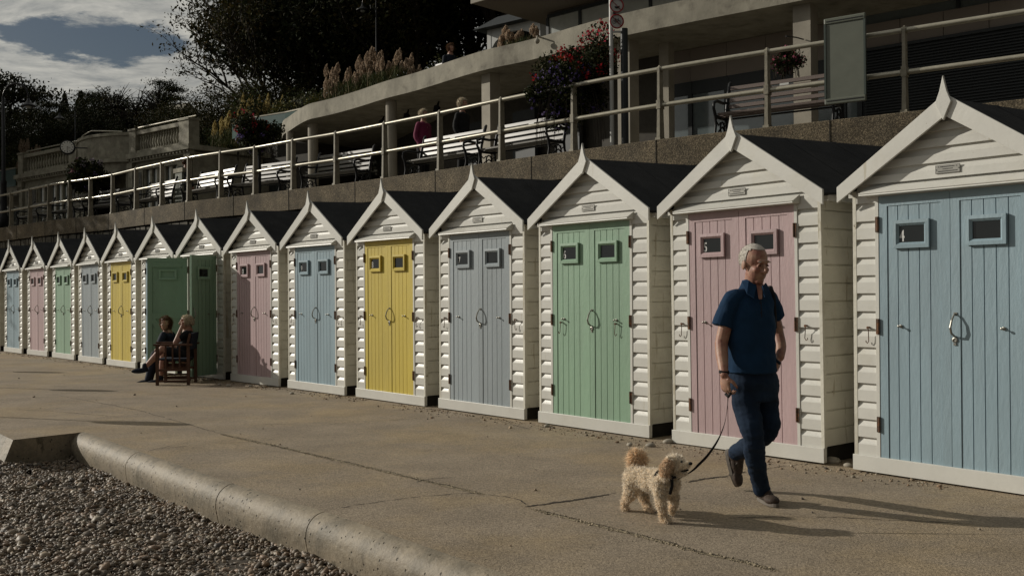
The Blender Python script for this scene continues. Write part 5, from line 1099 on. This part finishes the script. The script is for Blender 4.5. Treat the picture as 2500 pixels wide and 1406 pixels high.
def tufts(name, m, me_obj, n, L, w, rng, parent, down=.3, col=None, seldn=None, bias=None, curl=.0):
    me = me_obj.data; me.calc_loop_triangles(); nt_ = len(me.loop_triangles); tri = np.empty(nt_*3, int); me.loop_triangles.foreach_get('vertices', tri); tri = tri.reshape(-1,3)
    co = np.empty(len(me.vertices)*3); me.vertices.foreach_get('co', co); co = co.reshape(-1,3); no = np.empty(len(me.vertices)*3); me.vertices.foreach_get('normal', no); no = no.reshape(-1,3)
    a, b, c = co[tri[:,0]], co[tri[:,1]], co[tri[:,2]]; ar = np.linalg.norm(np.cross(b-a, c-a), axis=1); k = rng.choice(nt_, n, p=ar/ar.sum()); u, v = rng.random(n), rng.random(n); f = u+v > 1; u[f], v[f] = 1-u[f], 1-v[f]
    P = a[k]+(b[k]-a[k])*u[:,None]+(c[k]-a[k])*v[:,None]; Nn = no[tri[k,0]]; d = Nn+rng.normal(0,.45,(n,3))+np.array((0,0,-down)); 
    if bias is not None: d = d+bias(P)
    d /= np.linalg.norm(d,axis=1)[:,None]; LL = L(P) if callable(L) else L; LL = LL*rng.uniform(.5,1.3,n); sd = np.cross(d, rng.normal(0,1,(n,3))); sd /= np.linalg.norm(sd,axis=1)[:,None]; cu = rng.normal(0,1,(n,3))*curl
    W_ = w*rng.uniform(.6,1.3,n); p0 = P-Nn*.002; p1 = P+d*LL[:,None]*.5+cu*LL[:,None]*.5; p2 = P+d*LL[:,None]*.9+cu*LL[:,None]*1.1+np.array((0,0,-.25*down))*LL[:,None]
    V = np.stack([p0-sd*W_[:,None]*.5, p0+sd*W_[:,None]*.5, p1-sd*W_[:,None]*.45, p1+sd*W_[:,None]*.45, p2], 1).reshape(-1,3); q = np.arange(n)*5
    F4 = np.stack([q, q+1, q+3, q+2], 1); F3 = np.stack([q+2, q+3, q+4], 1); mm = bpy.data.meshes.new(name); mm.vertices.add(5*n); mm.vertices.foreach_set('co', V.astype(np.float32).reshape(-1))
    lo = np.concatenate([F4.reshape(-1), F3.reshape(-1)]); mm.loops.add(len(lo)); mm.loops.foreach_set('vertex_index', lo.astype(np.int32)); mm.polygons.add(2*n); mm.polygons.foreach_set('loop_start', np.concatenate([np.arange(n)*4, 4*n+np.arange(n)*3]).astype(np.int32))
    cc = col(P)*rng.uniform(.7,1.3,(n,1)); ca = mm.color_attributes.new('tint', 'FLOAT_COLOR', 'POINT'); c4 = np.ones((n,5,4), np.float32); c4[:,:,:3] = cc[:,None,:]; ca.data.foreach_set('color', c4.reshape(-1)); mm.update(); mm.materials.append(m)
    mm.polygons.foreach_set('use_smooth', np.ones(2*n, bool))
    o = bpy.data.objects.new(name, mm); COL.objects.link(o); o.parent = parent; return o
M['fur'] = tintmat('fur', .7, .15, trans=.35)

# --- the walking man (world coordinates, parts share the empty's frame at the origin)
def at0(name, label, cat, group=None): return empty(name, (0,0,0), 0, label, cat, group)
man = at0('person', 'grey haired man in blue polo shirt and jeans walking a small dog on a lead', 'person')
TF = Vector((.50,-.87,0)); HFd = Vector((.44,-.90,0))
b = MB()
hrot, hg = head_shape(b, (1.559,6.420,1.547), HFd, s=1.035, pitch=R(12))
limb(b, [(1.560,6.440,1.487), (1.554,6.460,1.403), (1.550,6.470,1.337)], [.058,.057,.066])
ringsweep(b, [((1.551,6.450,1.356),.075,.06), ((1.545,6.450,1.319),.10,.075), ((1.540,6.440,1.266),.125,.085), ((1.536,6.440,1.140),.13,.095), ((1.535,6.440,0.982),.13,.10), ((1.546,6.450,0.810),.13,.10)], TF)
limb(b, [(1.434,6.380,1.299), (1.367,6.360,1.196), (1.326,6.360,1.045)], [.036,.043,.041]); limb(b, [(1.326,6.360,1.045), (1.322,6.320,0.964), (1.317,6.240,0.857)], [.042,.040,.027])
limb(b, [(1.653,6.520,1.310), (1.731,6.600,1.174), (1.755,6.620,1.092)], [.034,.042,.040]); limb(b, [(1.755,6.620,1.092), (1.757,6.560,1.013), (1.737,6.500,0.945)], [.040,.037,.027])
hand(b, (1.317,6.240,0.852), (.10,-.03,-1), (.75,.55,0), (.55,-.8,0), sc=1.02, curl=(.55,.95,.7))
hand(b, (1.737,6.500,0.945), (-.35,.0,-1), (-.8,.5,0), (.3,-.9,0), sc=1.0, curl=(.3,.3,.2))
limb(b, [(1.489,6.410,0.761), (1.493,6.380,0.621), (1.511,6.320,0.467), (1.606,6.530,0.083)], [.05,.04,.035,.030]); limb(b, [(1.632,6.500,0.765), (1.639,6.470,0.609), (1.637,6.460,0.473), (1.524,6.920,0.259)], [.05,.04,.035,.030])
body = fuse(b, 'body', M['skin'], man, .0042, 4)
s = MB()
ringsweep(s, [((1.554,6.460,1.393),.090,.072), ((1.550,6.455,1.374),.115,.082), ((1.546,6.450,1.348),.140,.094), ((1.540,6.440,1.303),.160,.108), ((1.534,6.430,1.206),.168,.122), ((1.531,6.430,1.101),.163,.128), ((1.530,6.430,0.996),.158,.134), ((1.532,6.430,0.917),.160,.137), ((1.539,6.440,0.855),.169,.140)], TF, 28, 2.25)
limb(s, [(1.479,6.400,1.346), (1.417,6.370,1.328), (1.375,6.360,1.274)], [.050,.057,.064]); s.tube([(1.383,6.360,1.294), (1.353,6.357,1.222), (1.331,6.355,1.152)], [.060,.064,.069], 16); limb(s, [(1.608,6.490,1.353), (1.664,6.530,1.341), (1.703,6.560,1.282)], [.048,.055,.060]); s.tube([(1.700,6.560,1.296), (1.734,6.600,1.200)], [.056,.064], 16)
ringsweep(s, [((1.549,6.470,1.446),.064,.060), ((1.547,6.465,1.416),.076,.068), ((1.548,6.460,1.387),.100,.080), ((1.547,6.455,1.356),.125,.090)], TF, 24)
def folds(p): return .011*mnoise.noise(Vector((p.x*7+p.z*6, p.y*7, p.z*9-p.x*5)))+.004*mnoise.noise(Vector((p.x*20+p.z*9, p.y*20, p.z*16)))
so = fuse(s, 'polo_shirt', M['polo'], man, .006, 3, disp=folds)
v = MB()
# open neck: skin showing in the placket, collar leaves each side
v.add([(1.557,6.385,1.429), (1.601,6.395,1.428), (1.578,6.318,1.327), (1.567,6.314,1.317), (1.555,6.316,1.327)], [(0,4,3,2,1)]); v.build('neck_skin', M['skin'], man)
v = MB(); v.add([(1.468,6.385,1.434), (1.505,6.365,1.444), (1.551,6.350,1.407), (1.521,6.295,1.332), (1.482,6.315,1.361)], [(0,1,2,3,4)]); o = v.build('collar', M['polo'], man); md = o.modifiers.new('s', 'SOLIDIFY'); md.thickness = .008
v = MB(); v.add([(1.592,6.360,1.407), (1.629,6.420,1.428), (1.644,6.400,1.394), (1.598,6.325,1.337)], [(0,1,2,3)]); o = v.build('collar', M['polo'], man); md = o.modifiers.new('s', 'SOLIDIFY'); md.thickness = .008
v = MB(); v.tube([(1.690,6.600,1.395), (1.680,6.500,1.397), (1.678,6.430,1.344), (1.684,6.430,1.231), (1.705,6.500,1.136)], .014, 6); v.build('bag_strap', M['blackcloth'], man, smooth=True)
j = MB()
ringsweep(j, [((1.539,6.440,0.887),.155,.125), ((1.546,6.450,0.836),.165,.130), ((1.556,6.450,0.757),.170,.132), ((1.566,6.450,0.678),.150,.12)], TF, 24, 2.2)
limb(j, [(1.481,6.410,0.761), (1.491,6.380,0.621), (1.509,6.310,0.474), (1.538,6.380,0.334), (1.582,6.470,0.187), (1.609,6.520,0.090)], [.092,.085,.069,.066,.058,.055])
limb(j, [(1.624,6.490,0.753), (1.639,6.470,0.609), (1.638,6.450,0.485), (1.592,6.660,0.370), (1.531,6.900,0.268)], [.088,.080,.070,.062,.055])
j.ell((1.609,6.520,0.098), (.060,.060,.022)); j.ell((1.599,6.500,0.139), (.058,.058,.016))
fuse(j, 'jeans', M['jean'], man, .007, 3, disp=lambda p: .010*mnoise.noise(Vector((p.x*9+p.z*6, p.y*9, p.z*17)))+.003*mnoise.noise(Vector((p.x*30, p.y*30, p.z*50))))
q = MB(); limb(q, [(1.679,6.400,0.936), (1.710,6.420,0.913)], [.010,.010], 8); q.build('pocket_edge', M['jean'], man, smooth=True)
h = hairshell(hrot, hg, 1.01, lambda p: (p.y < .015 or p.z > .098) and p.z > -.045+max(0, p.y+.02)*2.0 and p.y < .06)
ho = h.build('hair', M['hair'], man, smooth=True)
rng = np.random.default_rng(21)
tufts('hair_strands', M['fur'], ho, 2600, .010, .0018, rng, ho, down=1.0, col=lambda P: np.tile((.60,.57,.52), (len(P),1)), curl=.1, bias=lambda P: np.tile((-.8,.8,0), (len(P),1)))
for x in (-1,1): MB().ell(hg(x*.031,.083,.006), (.012,.005,.004), hrot, 10, 6).build('eye', M['brownhair'], man); MB().ell(hg(x*.034,.086,.028), (.018,.005,.004), hrot, 10, 6).build('eyebrow', M['hair'], man)
MB().lathe([(.032,-.010),(.033,0),(.032,.010)], (1.319,6.250,0.872), 16, axis=(.1,-.1,1)).build('wrist_watch', M['blackcloth'], man)
# shoes
def shoe(heel, toe, up, m):
    h_, t_ = Vector(heel), Vector(toe); f = (t_-h_).normalized(); u = Vector(up); u = (u-f*u.dot(f)).normalized(); r = f.cross(u); rot = Matrix((r, f, u)).transposed(); L = (t_-h_).length; k = MB(); g = lambda a, b_, c: h_+r*a+f*b_*L+u*c
    k.ell(g(0,.14,.045), (.038,.045,.045), rot); k.ell(g(0,.45,.042), (.042,.08,.038), rot); k.ell(g(.004,.76,.034), (.048,.065,.030), rot); limb(k, [g(0,.2,.05), g(0,.18,.105)], [.040,.042])
    k.tube([g(0,.25,.085), g(0,.5,.062), g(0,.66,.05)], [.034,.03,.025], 10); o = fuse(k, 'shoe', M['leather'], man, .005, 3)
    z = MB(); pl = [(math.cos(a)*.046*(1.0 if math.sin(a) > 0 else .88), .5+.52*math.sin(a)) for a in [2*math.pi*i/22 for i in range(22)]]
    z.prism([(a, b_*L) for a, b_ in pl], g(0,0,.0), r, f, u*.022); z.build('sole', M['sole'], o)
    l = MB()
    for q in range(5): l.tube([g(-.022,.40+.07*q,.078-.006*q), g(.0,.43+.07*q,.088-.006*q), g(.022,.40+.07*q,.078-.006*q)], .003, 5)
    l.tube([g(0,.40,.09), g(.03,.36,.075), g(.035,.42,.05)], .0025, 5); l.tube([g(0,.40,.09), g(-.03,.38,.07), g(-.03,.45,.05)], .0025, 5); l.build('laces', M['sole'], o)
pk = MB(); pk.tube([(1.567,6.312,1.324), (1.568,6.300,1.268), (1.569,6.297,1.208)], .0035, 6)
for q_ in ((1.561,6.300,1.299), (1.564,6.294,1.237)): pk.ell(q_, .0055, nu=8, nv=6)
pk.build('placket', M['navy'], man)
hm = MB(); hm.tube(catmull([np.array(q_) for q_ in ((1.397,6.360,0.870), (1.418,6.325,0.863), (1.491,6.305,0.858), (1.567,6.320,0.862), (1.637,6.370,0.868))], 4), .0045, 6); hm.build('shirt_hem', M['polo'], man)
shoe((1.622,6.63,.004), (1.668,6.36,.004), (0,0,1), 0); shoe((1.476,6.960,0.276), (1.542,6.950,0.025), (.75,-.62,.3), 0)

# --- dog
dog = at0('dog', 'small cream curly haired dog trotting on a lead with its tail up', 'dog')
d = MB()
for p, r_ in (((0.758,6.300,0.211), .064), ((0.796,6.240,0.214), .064), ((0.848,6.170,0.216), .067), ((0.896,6.090,0.223), .072), ((0.932,6.030,0.222), .066)): d.ell(p, r_)
limb(d, [(0.758,6.300,0.211), (0.848,6.170,0.221), (0.918,6.050,0.228)], [.060,.062,.066]); limb(d, [(0.920,6.050,0.248), (0.941,6.020,0.305)], [.055,.048])
d.ell((0.958,6.000,0.345), (.048,.050,.048)); limb(d, [(0.981,5.980,0.341), (1.026,5.940,0.347)], [.031,.021]); limb(d, [(0.981,5.980,0.304), (1.017,5.950,0.297)], [.022,.012])
limb(d, [(0.927,5.960,0.376), (0.902,5.940,0.331), (0.896,5.950,0.278)], [.018,.030,.024]); limb(d, [(0.999,6.040,0.372), (1.015,6.050,0.341)], [.016,.018])
limb(d, [(0.749,6.330,0.244), (0.758,6.360,0.291), (0.778,6.370,0.336), (0.813,6.360,0.311)], [.018,.026,.036,.030])
limb(d, [(0.748,6.260,0.193), (0.732,6.260,0.122), (0.703,6.300,0.070), (0.697,6.320,0.020)], [.056,.038,.020,.018]); d.ell((0.703,6.310,0.006), (.022,.03,.016))
limb(d, [(0.801,6.360,0.156), (0.819,6.340,0.087), (0.836,6.360,0.041), (0.846,6.300,0.013)], [.044,.030,.020,.018]); d.ell((0.855,6.270,0.001), (.022,.03,.016))
limb(d, [(0.871,6.000,0.228), (0.878,5.990,0.144), (0.886,5.980,0.073), (0.895,5.980,0.022)], [.042,.028,.022,.020]); d.ell((0.908,5.965,0.013), (.024,.032,.018))
limb(d, [(0.953,6.070,0.189), (0.965,6.040,0.133), (0.963,6.080,0.073)], [.036,.026,.020]); d.ell((0.956,6.070,0.051), (.020,.028,.018))
do = fuse(d, 'body', mat('dog_skin', (.62,.52,.38), .8, rnd_shift=False), dog, .006, 3, disp=lambda p: .007*mnoise.noise(p*38)+.004*mnoise.noise(p*80))
tailc = np.array((0.788,6.370,0.320)); headc = np.array((0.958,6.000,0.337)); nose = np.array((1.026,5.940,0.347))
def fcol(P):
    c = np.tile((.90,.82,.70), (len(P),1)); w = np.clip(1-np.linalg.norm(P-tailc,axis=1)/.11, 0, 1)[:,None]*1.4; w = np.clip(w,0,1); c = c*(1-w)+np.array((.82,.63,.42))*w
    l = np.clip((.17-P[:,2])/.1, 0, 1)[:,None]*.7; c = c*(1-l)+np.array((.82,.69,.53))*l; e = (np.linalg.norm(P-np.array((0.902,5.940,0.331)),axis=1) < .055)[:,None]; return np.where(e, np.array((.74,.58,.42)), c)
flen = lambda P: np.where(np.linalg.norm(P-tailc,axis=1) < .085, .022, np.where(np.linalg.norm(P-headc,axis=1) < .075, .014, .011))*np.where(np.linalg.norm(P-nose,axis=1) < .045, .5, 1)
tufts('curly_coat', M['fur'], do, 60000, flen, .0034, rng, dog, down=.35, col=fcol, curl=.55)
MB().ell((1.047,5.925,0.359), (.012,.012,.010)).build('nose', M['blackcloth'], dog, smooth=True); MB().ell((0.998,5.945,0.366), .0075).build('eye', M['blackcloth'], dog, smooth=True)
MB().tube([(0.994,5.955,0.308), (1.015,5.935,0.314), (1.037,5.935,0.321)], .006, 6).build('mouth', M['blackcloth'], dog)
ax = (Vector((0.932,6.030,0.222))-Vector((0.848,6.170,0.216))).normalized(); c0 = Vector((0.913,6.065,0.225)); u0 = ax.orthogonal().normalized(); w0 = ax.cross(u0)
MB().tube([c0+(u0*math.cos(a)+w0*math.sin(a))*.082 for a in [2*math.pi*i/24 for i in range(25)]], .009, 6, caps=False).build('harness_strap', M['blackcloth'], dog)
MB().tube([(0.903,6.000,0.301), (0.921,5.960,0.284), (0.947,5.950,0.271), (0.973,5.980,0.275)], .009, 6).build('collar', M['blackcloth'], dog)
MB().tube([(0.938,5.945,0.272), (0.940,5.940,0.227), (0.930,5.960,0.174)], .009, 6).build('chest_strap', M['blackcloth'], dog)
le = MB(); lp = catmull([np.array(p) for p in ((1.333,6.200,0.728), (1.323,6.180,0.670), (1.294,6.120,0.577), (1.243,6.060,0.486), (1.171,6.010,0.400), (1.103,5.980,0.340), (1.060,5.970,0.305), (0.981,5.980,0.255))], 8)
for i in range(len(lp)-1):
    w_ = .004+.010*math.sin(math.pi*min(1, max(0, (i-14)/38)))
    le.beam(tuple(lp[i]), tuple(lp[i+1]+(lp[i+1]-lp[i])*.05), .0025, w_*1.2, up=(.2,.1,1))
le.tube([(1.326,6.240,0.735), (1.333,6.200,0.723), (1.344,6.180,0.746)], .009, 8)
tag(le.build('dog_lead', M['blackcloth']), 'black webbing lead hanging from the man\'s hand to the dog', 'dog lead')

# --- seated pair beside the open hut
def chair(loc, rz, label):
    t = empty('folding_armchair', loc, rz, label, 'chair', 'folding wooden armchairs')   # local -y is the sitter's front
    for x in (-.27,.27):
        MB().box(x-.02,x+.02,-.27,-.225,0,.615).build('leg', M['teak'], t); MB().box(x-.02,x+.02,.20,.245,0,.615).build('leg', M['teak'], t)
        MB().box(x-.035,x+.035,-.30,.28,.616,.645).build('armrest', M['teak'], t); MB().box(x-.014,x+.014,-.224,.199,.22,.255).build('side_rail', M['teak'], t); MB().box(x-.014,x+.014,-.224,.199,.05,.08).build('side_rail', M['teak'], t)
        for y in (-.12,-.015,.09): MB().box(x-.011,x+.011,y-.011,y+.011,.256,.615).build('spindle', M['teak'], t)
    MB().box(-.255,.255,-.25,.2,.39,.415).build('seat', M['navy'], t); b_ = MB(); b_.obox((0,.25,.68), .25, .012, .13, ez=(0,.15,1)); b_.build('backrest', M['navy'], t)
    for x in (-.27,.27): MB().beam((x,.215,.646), (x,.25,.80), .035, .035).build('back_post', M['teak'], t)
chair((-5.31,15.88,0), R(-84), 'dark wooden folding armchair with slatted sides, nearest the camera by the open hut'); chair((-5.62,16.70,0), R(-72), 'dark wooden folding armchair mostly hidden behind the nearer sitter')
def sitter(label, hd, F, neck, hipL, hipR, kneeL, kneeR, ankL, ankR, shL, shR, elL, elR, haL, haR, top, leg, hairm, shoem, trousers=True, s_=1., hF=None):
    t = at0('person', label, 'person'); b = MB(); rot, g = head_shape(b, hd, hF or F, s=.95*s_); F = Vector(F); mid = lambda a, c: tuple((Vector(a)+Vector(c))/2)
    limb(b, [hd, neck], [.05,.055]); hip = mid(hipL, hipR); limb(b, [neck, hip], [.08,.13])
    for sh, el, ha in ((shL, elL, haL), (shR, elR, haR)): limb(b, [sh, el], [.045,.038]); limb(b, [el, ha], [.036,.026]); dv_ = Vector(ha)-Vector(el); hand(b, ha, dv_, (0,0,-1) if abs(dv_.normalized().z) < .8 else F, (0,0,1) if abs(dv_.normalized().z) < .8 else (1,0,0), .92)
    for hp, kn, an in ((hipL, kneeL, ankL), (hipR, kneeR, ankR)): limb(b, [hp, kn], [.075,.055]); limb(b, [kn, mid(kn, an), an], [.055,.050,.034])
    fuse(b, 'body', M['skin'], t, .009, 3)
    c = MB(); ringsweep(c, [(neck,.07,.06), (tuple(Vector(neck)-Vector((0,0,.05))),.17,.10), (mid(neck, hip),.175,.125), (hip,.17,.15)], F); 
    for sh, el, ha in ((shL, elL, haL), (shR, elR, haR)):
        c2 = el if top != M['blackcloth'] else mid(sh, el); limb(c, [sh, c2], [.062,.056]); 
        if top != M['blackcloth']: limb(c, [el, mid(el, ha), tuple(Vector(el)*.15+Vector(ha)*.85)], [.055,.048,.042])
    fuse(c, 'jacket' if top != M['blackcloth'] else 'sleeveless_top', top, t, .010, 3)
    c = MB(); c.ell(hip, (.17,.16,.12))
    for hp, kn, an in ((hipL, kneeL, ankL), (hipR, kneeR, ankR)):
        limb(c, [hp, kn if trousers else tuple(Vector(hp)*.25+Vector(kn)*.75)], [.09,.070])
        if trousers: limb(c, [kn, an], [.068,.055])
    fuse(c, 'trousers' if trousers else 'shorts', leg, t, .010, 3)
    for kn, an in ((kneeL, ankL), (kneeR, ankR)):
        sm = MB(); a_ = Vector(an); fd = Vector((F.x, F.y, -.05)).normalized(); r2 = Matrix((fd.cross(Vector((0,0,1))).normalized(), fd, fd.cross(Vector((0,0,1))).normalized().cross(fd))).transposed(); sm.ell(a_+fd*.075-Vector((0,0,.045)), (.045,.135,.042), r2); limb(sm, [a_+Vector((0,0,.03)), a_-Vector((0,0,.03))], [.045,.046]); fuse(sm, 'shoe', shoem, t, .009, 2)
    h = hairshell(rot, g, .95*s_, (lambda p: (p.y < .045 or p.z > .06) and p.z > -.09) if hairm is M['brownhair'] else (lambda p: (p.y < .05 or p.z > .075) and p.z > -.045), r=(.092,.112,.115) if hairm is M['brownhair'] else (.09,.108,.102), c=(0,-.018,.02)); ho = h.build('hair', hairm, t, smooth=True)
    tufts('hair_strands', M['fur'], ho, 1500, .045 if hairm is M['brownhair'] else .028, .006, rng, ho, down=1.2, col=lambda P: np.tile((.12,.062,.03) if hairm is M['brownhair'] else (.55,.48,.36), (len(P),1)), curl=.2)
    return t
sitter('person with short pale hair leaning head on hand in the nearer armchair', (-5.262,16.150,0.970), (-.93,-.36,0), (-5.246,16.200,0.836), (-5.356,16.350,0.431), (-5.271,16.050,0.435), (-5.673,16.300,0.490), (-5.577,15.950,0.548), (-5.711,16.250,0.048), (-5.816,15.850,0.263),
       (-5.290,16.400,0.776), (-5.207,16.000,0.784), (-5.439,16.400,0.549), (-5.334,15.850,0.655), (-5.590,16.350,0.553), (-5.272,15.980,0.903), M['blackcloth'], M['blackcloth'], M['blond'], M['navy'], trousers=False)
sitter('woman with brown bobbed hair and navy jacket sitting farther back by the open hut', (-5.800,16.750,0.931), (-.80,-.60,0), (-5.784,16.800,0.785), (-5.778,17.000,0.396), (-5.697,16.700,0.399), (-5.953,16.750,0.432), (-5.891,16.500,0.426), (-5.956,16.450,0.033), (-5.935,16.300,0.032),
       (-5.766,16.950,0.731), (-5.800,16.650,0.743), (-5.757,16.900,0.567), (-5.823,16.500,0.587), (-5.811,16.600,0.542), (-5.784,16.350,0.541), M['navy'], M['navy'], M['brownhair'], M['navy'], hF=(-.15,-.98,0))

# --- people on the upper level
def stander(loc, F, H, top, leg, hairm, label, skirt=False, arm=.1):
    x, y, z = loc; k = H/1.75; F = Vector(F).normalized(); r = Vector((F.y, -F.x, 0)); t = at0('person', label, 'person'); g = lambda a, f, h: tuple(Vector((x, y, z))+r*a*k+F*f*k+Vector((0,0,h*k)))
    b = MB(); rot, hg2 = head_shape(b, g(0,.01,1.63), F, s=.95*k); limb(b, [g(0,0,1.55), g(0,-.01,1.42)], [.05,.06]); limb(b, [g(0,0,1.40), g(0,0,.95)], [.1,.12])
    for s in (-1,1):
        limb(b, [g(s*.17,0,1.40), g(s*.215,-.03,1.14)], [.045,.038]); limb(b, [g(s*.215,-.03,1.14), g(s*.20,arm,.90)], [.036,.025]); hand(b, g(s*.20,arm,.90), (0,0,-1), tuple(-r*s), tuple(F), .92*k); limb(b, [g(s*.09,0,.92), g(s*.095,.02*s,.5), g(s*.10,-.03*s,.09)], [.08,.055,.04])
    fuse(b, 'body', M['skin'], t, .009, 3)
    c = MB(); ringsweep(c, [(g(0,0,1.47),.07*k,.06*k), (g(0,0,1.42),.17*k,.10*k), (g(0,0,1.2),.175*k,.12*k), (g(0,.01,1.0),.17*k,.135*k), (g(0,0,.86),.185*k,.14*k)]+([(g(0,0,.5),.25*k,.22*k), (g(0,0,.25),.27*k,.24*k)] if skirt else []), F)
    for s in (-1,1): limb(c, [g(s*.16,0,1.39), g(s*.215,-.03,1.14), g(s*.205,arm*.8,.95)], [.062,.055,.045])
    fuse(c, 'top' if not skirt else 'long_coat', top, t, .010, 3, disp=lambda p: .006*mnoise.noise(p*11))
    c = MB()
    for s in (-1,1): limb(c, [g(s*.085,0,.90), g(s*.095,.02*s,.5), g(s*.10,-.03*s,.09)], [.10,.075,.06])
    fuse(c, 'trousers', leg, t, .010, 3)
    for s in (-1,1): sm = MB(); sm.ell(g(s*.10,.05,.045), (.05,.13,.045), Matrix((r, F, Vector((0,0,1)))).transposed()); sm.build('shoe', M['blackcloth'], t, smooth=True)
    h = hairshell(rot, hg2, .95*k, lambda p: (p.y < .05 or p.z > .07) and p.z > -.05, r=(.088,.106,.100), c=(0,-.018,.025)); ho = h.build('hair', hairm, t, smooth=True)
    tufts('hair_strands', M['fur'], ho, 900, .03, .006, rng, ho, down=.4, col=lambda P: np.tile((.5,.44,.34), (len(P),1)) if hairm is not M['brownhair'] else np.tile((.1,.05,.03), (len(P),1)), curl=.2)
    return t
stander((-1.85, 21.2, FZ), (.8,-.6,0), 1.70, M['pinkcloth'], M['blackcloth'], M['blond'], 'woman in magenta pink top standing behind a bench on the upper promenade')
stander((-1.0, 20.75, FZ), (.85,-.5,0), 1.84, M['blackcloth'], M['blackcloth'], M['blond'], 'broad man in black with fair hair standing behind the sunlit bench')
stander((-9.1, 28.0, FZ), (.6,.8,0), 1.62, M['blackcloth'], M['blackcloth'], M['brownhair'], 'dark figure in a long black coat by the pavilion windows', skirt=True)
tb_ = copy_tree(bl); tb_.location = (-1.6, 27.0, 6.85); tb_.rotation_euler = (0,0,-.8); tag(tb_, 'bench on the roof terrace under a seated shadowy figure', 'bench')
def rel(f, r, z, F=Vector((.58,-.81,0))): q = Vector((-1.6, 27.0, 6.85))+F*f+Vector((F.y,-F.x,0))*r; return (q.x, q.y, q.z+z)
sitter('shadowy figure sitting among the plants on the roof terrace', rel(.0,0,1.20), (.58,-.81,0), rel(-.03,0,1.03), rel(.0,-.1,.53), rel(.0,.1,.53), rel(.45,-.12,.52), rel(.45,.12,.52), rel(.48,-.13,.09), rel(.48,.13,.09), rel(-.03,-.18,.93), rel(-.03,.18,.93), rel(.0,-.23,.70), rel(.0,.23,.70), rel(.25,-.12,.60), rel(.25,.12,.60), M['navy'], M['navy'], M['brownhair'], M['navy'])
